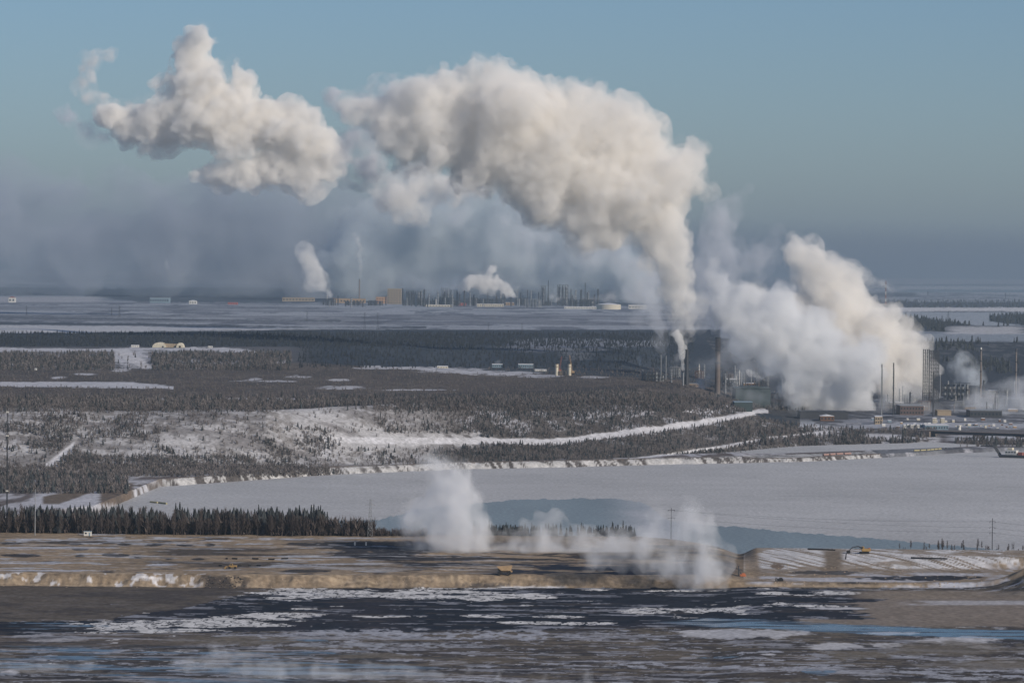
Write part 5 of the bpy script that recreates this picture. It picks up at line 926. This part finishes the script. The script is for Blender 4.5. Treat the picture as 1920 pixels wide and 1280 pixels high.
plume("tiny white puff on the far right bank", 11500, [(1724, 577, 1.5), (1726, 571, 2.5), (1732, 568, 3)], 35, .0200, 1.0, amp=2, ns=6, scale=10)
plume("small white puff in the dark wood right of the far plant", 12500, [(1040, 566, 3), (1050, 560, 4), (1030, 556, 5)], 36, .0180, 1.2, amp=3, ns=10, scale=14, soft=(.75, 1.1, 1.45))
# near side
plume("tall steam column rising from the black bench in the foreground", 2180, [
    [(930, 1050, 26), (900, 1035, 36), (870, 1010, 50), (838, 975, 58), (835, 935, 54), (830, 905, 42), (812, 875, 26), (808, 858, 12)], [(800, 1030, 36), (780, 1050, 22)], [(950, 1042, 34), (1010, 1030, 38), (1070, 1036, 34), (1130, 1040, 30), (1190, 1040, 26)], [(785, 960, 36), (765, 985, 26)]], 37, .06, 3.4, base=0.1, amp=3.4, ns=12, scale=14, lo=0.34, hi=0.78, col=(.93, .935, .95), fill=2, jit=.6, fine=.6, soft=(.7, 1.0, 1.3, 1.6))
plume("steam rising in front of the orange pump at the end of the berm", 1990, [[(1345, 1103, 16), (1335, 1080, 32), (1325, 1050, 42), (1300, 1015, 44), (1285, 985, 34)], [(1290, 1050, 34), (1240, 1040, 34), (1200, 1020, 30), (1150, 1030, 26), (1100, 1040, 20)], [(1210, 1000, 24), (1240, 970, 20)]], 38, .052, 3.2, base=0.1, amp=3, ns=11, scale=13, lo=0.34, hi=0.78, col=(.93, .935, .95), fill=2, jit=.6, fine=.6, soft=(.7, 1.0, 1.3, 1.6))
plume("thin veil of steam drifting over the river left of the tall column", 2330, [[(700, 900, 26), (640, 870, 22), (720, 860, 20)], [(740, 990, 26), (700, 1000, 16)]], 39, .006, 4, amp=5, ns=16, scale=22, lo=.36, hi=.75, col=(.9, .93, .96), soft=(.7, 1.1, 1.5))
plume("faint smoke smudge over the brown plateau and the escarpment", 3700, [[(470, 775, 22), (465, 750, 16)], [(520, 800, 24), (560, 820, 20), (480, 790, 20)]], 40, .005, 4, amp=6, ns=18, scale=26, lo=.36, hi=.7, col=(.84, .9, .97), cat="smoke", soft=(.7, 1.1, 1.5))
plume("thin steam drifting past the dark power pole over the river", 2350, [[(1230, 980, 26), (1200, 960, 20), (1240, 930, 16)], [(1330, 970, 20)] + [(1320, 940, 14)]], 41, .006, 4, amp=5, ns=16, scale=22, lo=.36, hi=.72, col=(.92, .93, .94), soft=(.7, 1.1, 1.5))
plume("long low steam bank over the blue pond at the bottom left", 1540, [[(330, 1244, 12), (420, 1248, 18), (500, 1252, 22), (600, 1260, 20), (700, 1266, 18), (860, 1272, 14)], [(180, 1246, 10), (60, 1250, 12), (-20, 1250, 10)], [(400, 1228, 14), (460, 1236, 14)]], 42, .055, 2.6, base=.05, amp=1.8, ns=6, scale=8, lo=.36, hi=.78, col=(.9, .92, .96), fill=2, jit=.7, fine=.5, soft=(.8, 1.2, 1.7), stretch=(.5, 1, 1))
plume("faint wisps rising from the dark flats at the bottom", 1500, [[(930, 1290, 14), (935, 1262, 9), (925, 1244, 5)], [(1010, 1296, 12), (1020, 1264, 7)], [(1105, 1294, 16), (1100, 1262, 14), (1095, 1236, 7)], [(1220, 1290, 9), (1225, 1250, 6)], [(860, 1286, 12), (880, 1258, 8)]], 43, .06, 2.4, base=.05, amp=1.8, ns=6, scale=8, lo=.36, hi=.78, col=(.9, .92, .96), fine=.5, soft=(.8, 1.2, 1.6))
plume("thin grey veil of steam drifting past the tan stack and green hall", 4450, [[(1330, 690, 30), (1380, 660, 36), (1440, 690, 40), (1500, 720, 36)], [(1420, 740, 22), (1350, 735, 16), (1500, 755, 20)]], 45, .006, 3.4, amp=9, ns=26, scale=26, lo=.36, hi=.66, base=.05, col=(.88, .91, .95), soft=(.8, 1.1, 1.4))
plume("long low bank of steam hiding the ground beyond the flare stacks", 4750, [[(1640, 762, 18), (1700, 755, 16), (1760, 765, 14), (1830, 762, 20), (1900, 765, 24), (1960, 760, 26)], [(1860, 735, 18), (1920, 728, 22)]], 46, .012, 3.0, amp=6, ns=20, scale=20, lo=.36, hi=.66, base=.1, col=(.9, .92, .95), soft=(.8, 1.1, 1.4))
plume("bright narrow steam jet shooting up beside the dark stack", 5580, [[(1281, 698, 1.6), (1280.5, 688, 3.5), (1279, 674, 5.5), (1277, 660, 7), (1273, 645, 8), (1270, 625, 10)], [(1284, 665, 3), (1286, 650, 4)]], 47, .12, 1.4, amp=2.2, ns=7, scale=12, lo=.3, hi=.5, base=.6, fill=2.4)
plume("broken grey white steam drifting low beneath the right half of the huge plume", 8600, [[(930, 420, 34), (985, 445, 40), (1040, 470, 38), (1090, 480, 40), (1150, 500, 46), (1200, 530, 44), (1225, 570, 30)], [(1060, 430, 36), (1120, 450, 40), (1170, 470, 40)], [(880, 400, 30), (840, 410, 26)]], 48, .0090, 4.0, amp=20, ns=52, scale=60, lo=.42, hi=.64, base=.03, col=(.88, .91, .94), soft=(.8, 1.1, 1.4))
plume("thin steam lying on the bench edge beside the haul truck", 2030, [(905, 1078, 5), (960, 1079, 4), (1040, 1080, 4), (1130, 1084, 3)], 44, .03, 2, amp=1, ns=5, scale=8, lo=.3, hi=.7, col=(.9, .92, .96), soft=(.7, 1.3), stretch=(.3, 1, 1))# ---------------- haze ----------------
HZ_TOP = 860.0
_b = bmesh.new(); bmesh.ops.create_cube(_b, size=1); me = bpy.data.meshes.new("haze"); _b.to_mesh(me); _b.free()
hz = bpy.data.objects.new("haze", me); COL.objects.link(hz); hz["kind"] = "stuff"; hz["label"] = "pale blue winter haze filling the air over the whole valley"
zmin = float(GZ.min()) - 3
hz.scale = (700000, 440000, HZ_TOP - zmin); hz.location = (0, 210000, (HZ_TOP + zmin) / 2)
hm = bpy.data.materials.new("haze_air"); hm.use_nodes = True; nt = hm.node_tree; nt.nodes.remove(nt.nodes["Principled BSDF"]); v = nt.nodes.new("ShaderNodeVolumePrincipled")
v.inputs["Density"].default_value = 3.6e-5; v.inputs["Color"].default_value = (.355, .455, .54, 1); v.inputs["Anisotropy"].default_value = 0.0
nt.links.new(v.outputs[0], nt.nodes["Material Output"].inputs["Volume"]); me.materials.append(hm)
# the flat-topped brown smog bank lying along the far horizon
def smog(name, label, Y0, Y1, x0, x1, top, dens, col):
    n = 60; b = bmesh.new(); V = []
    for y in (Y0, Y1):
        for i in range(n + 1):
            x = x0 + (x1 - x0) * i / n; t = top + 26 * math.sin(i * .37 + y) + 14 * math.sin(i * 1.1); V.append((b.verts.new((x, y, -6)), b.verts.new((x, y, t))))
    for j in range(n):
        a, c = V[j], V[j + 1]; p, q = V[n + 1 + j], V[n + 2 + j]
        for f in ((a[0], c[0], c[1], a[1]), (p[0], p[1], q[1], q[0]), (a[1], c[1], q[1], p[1]), (a[0], p[0], q[0], c[0])): b.faces.new(f)
    b.faces.new((V[0][0], V[0][1], V[n + 1][1], V[n + 1][0])); b.faces.new((V[n][0], V[2 * n + 1][0], V[2 * n + 1][1], V[n][1])); bmesh.ops.recalc_face_normals(b, faces=b.faces)
    me = bpy.data.meshes.new(name); b.to_mesh(me); b.free(); me.materials.append(steam_mat(name, dens, col, 0.0, 0)); o = bpy.data.objects.new(name, me); COL.objects.link(o); o["kind"] = "stuff"; o["label"] = label
smog("smog", "flat topped brown grey smog lying along the far horizon", 24000, 42000, -60000, 60000, 560, 3.4e-5, (.26, .29, .36))
if '_bench' in globals(): bpy.data.scenes.remove(_bench)
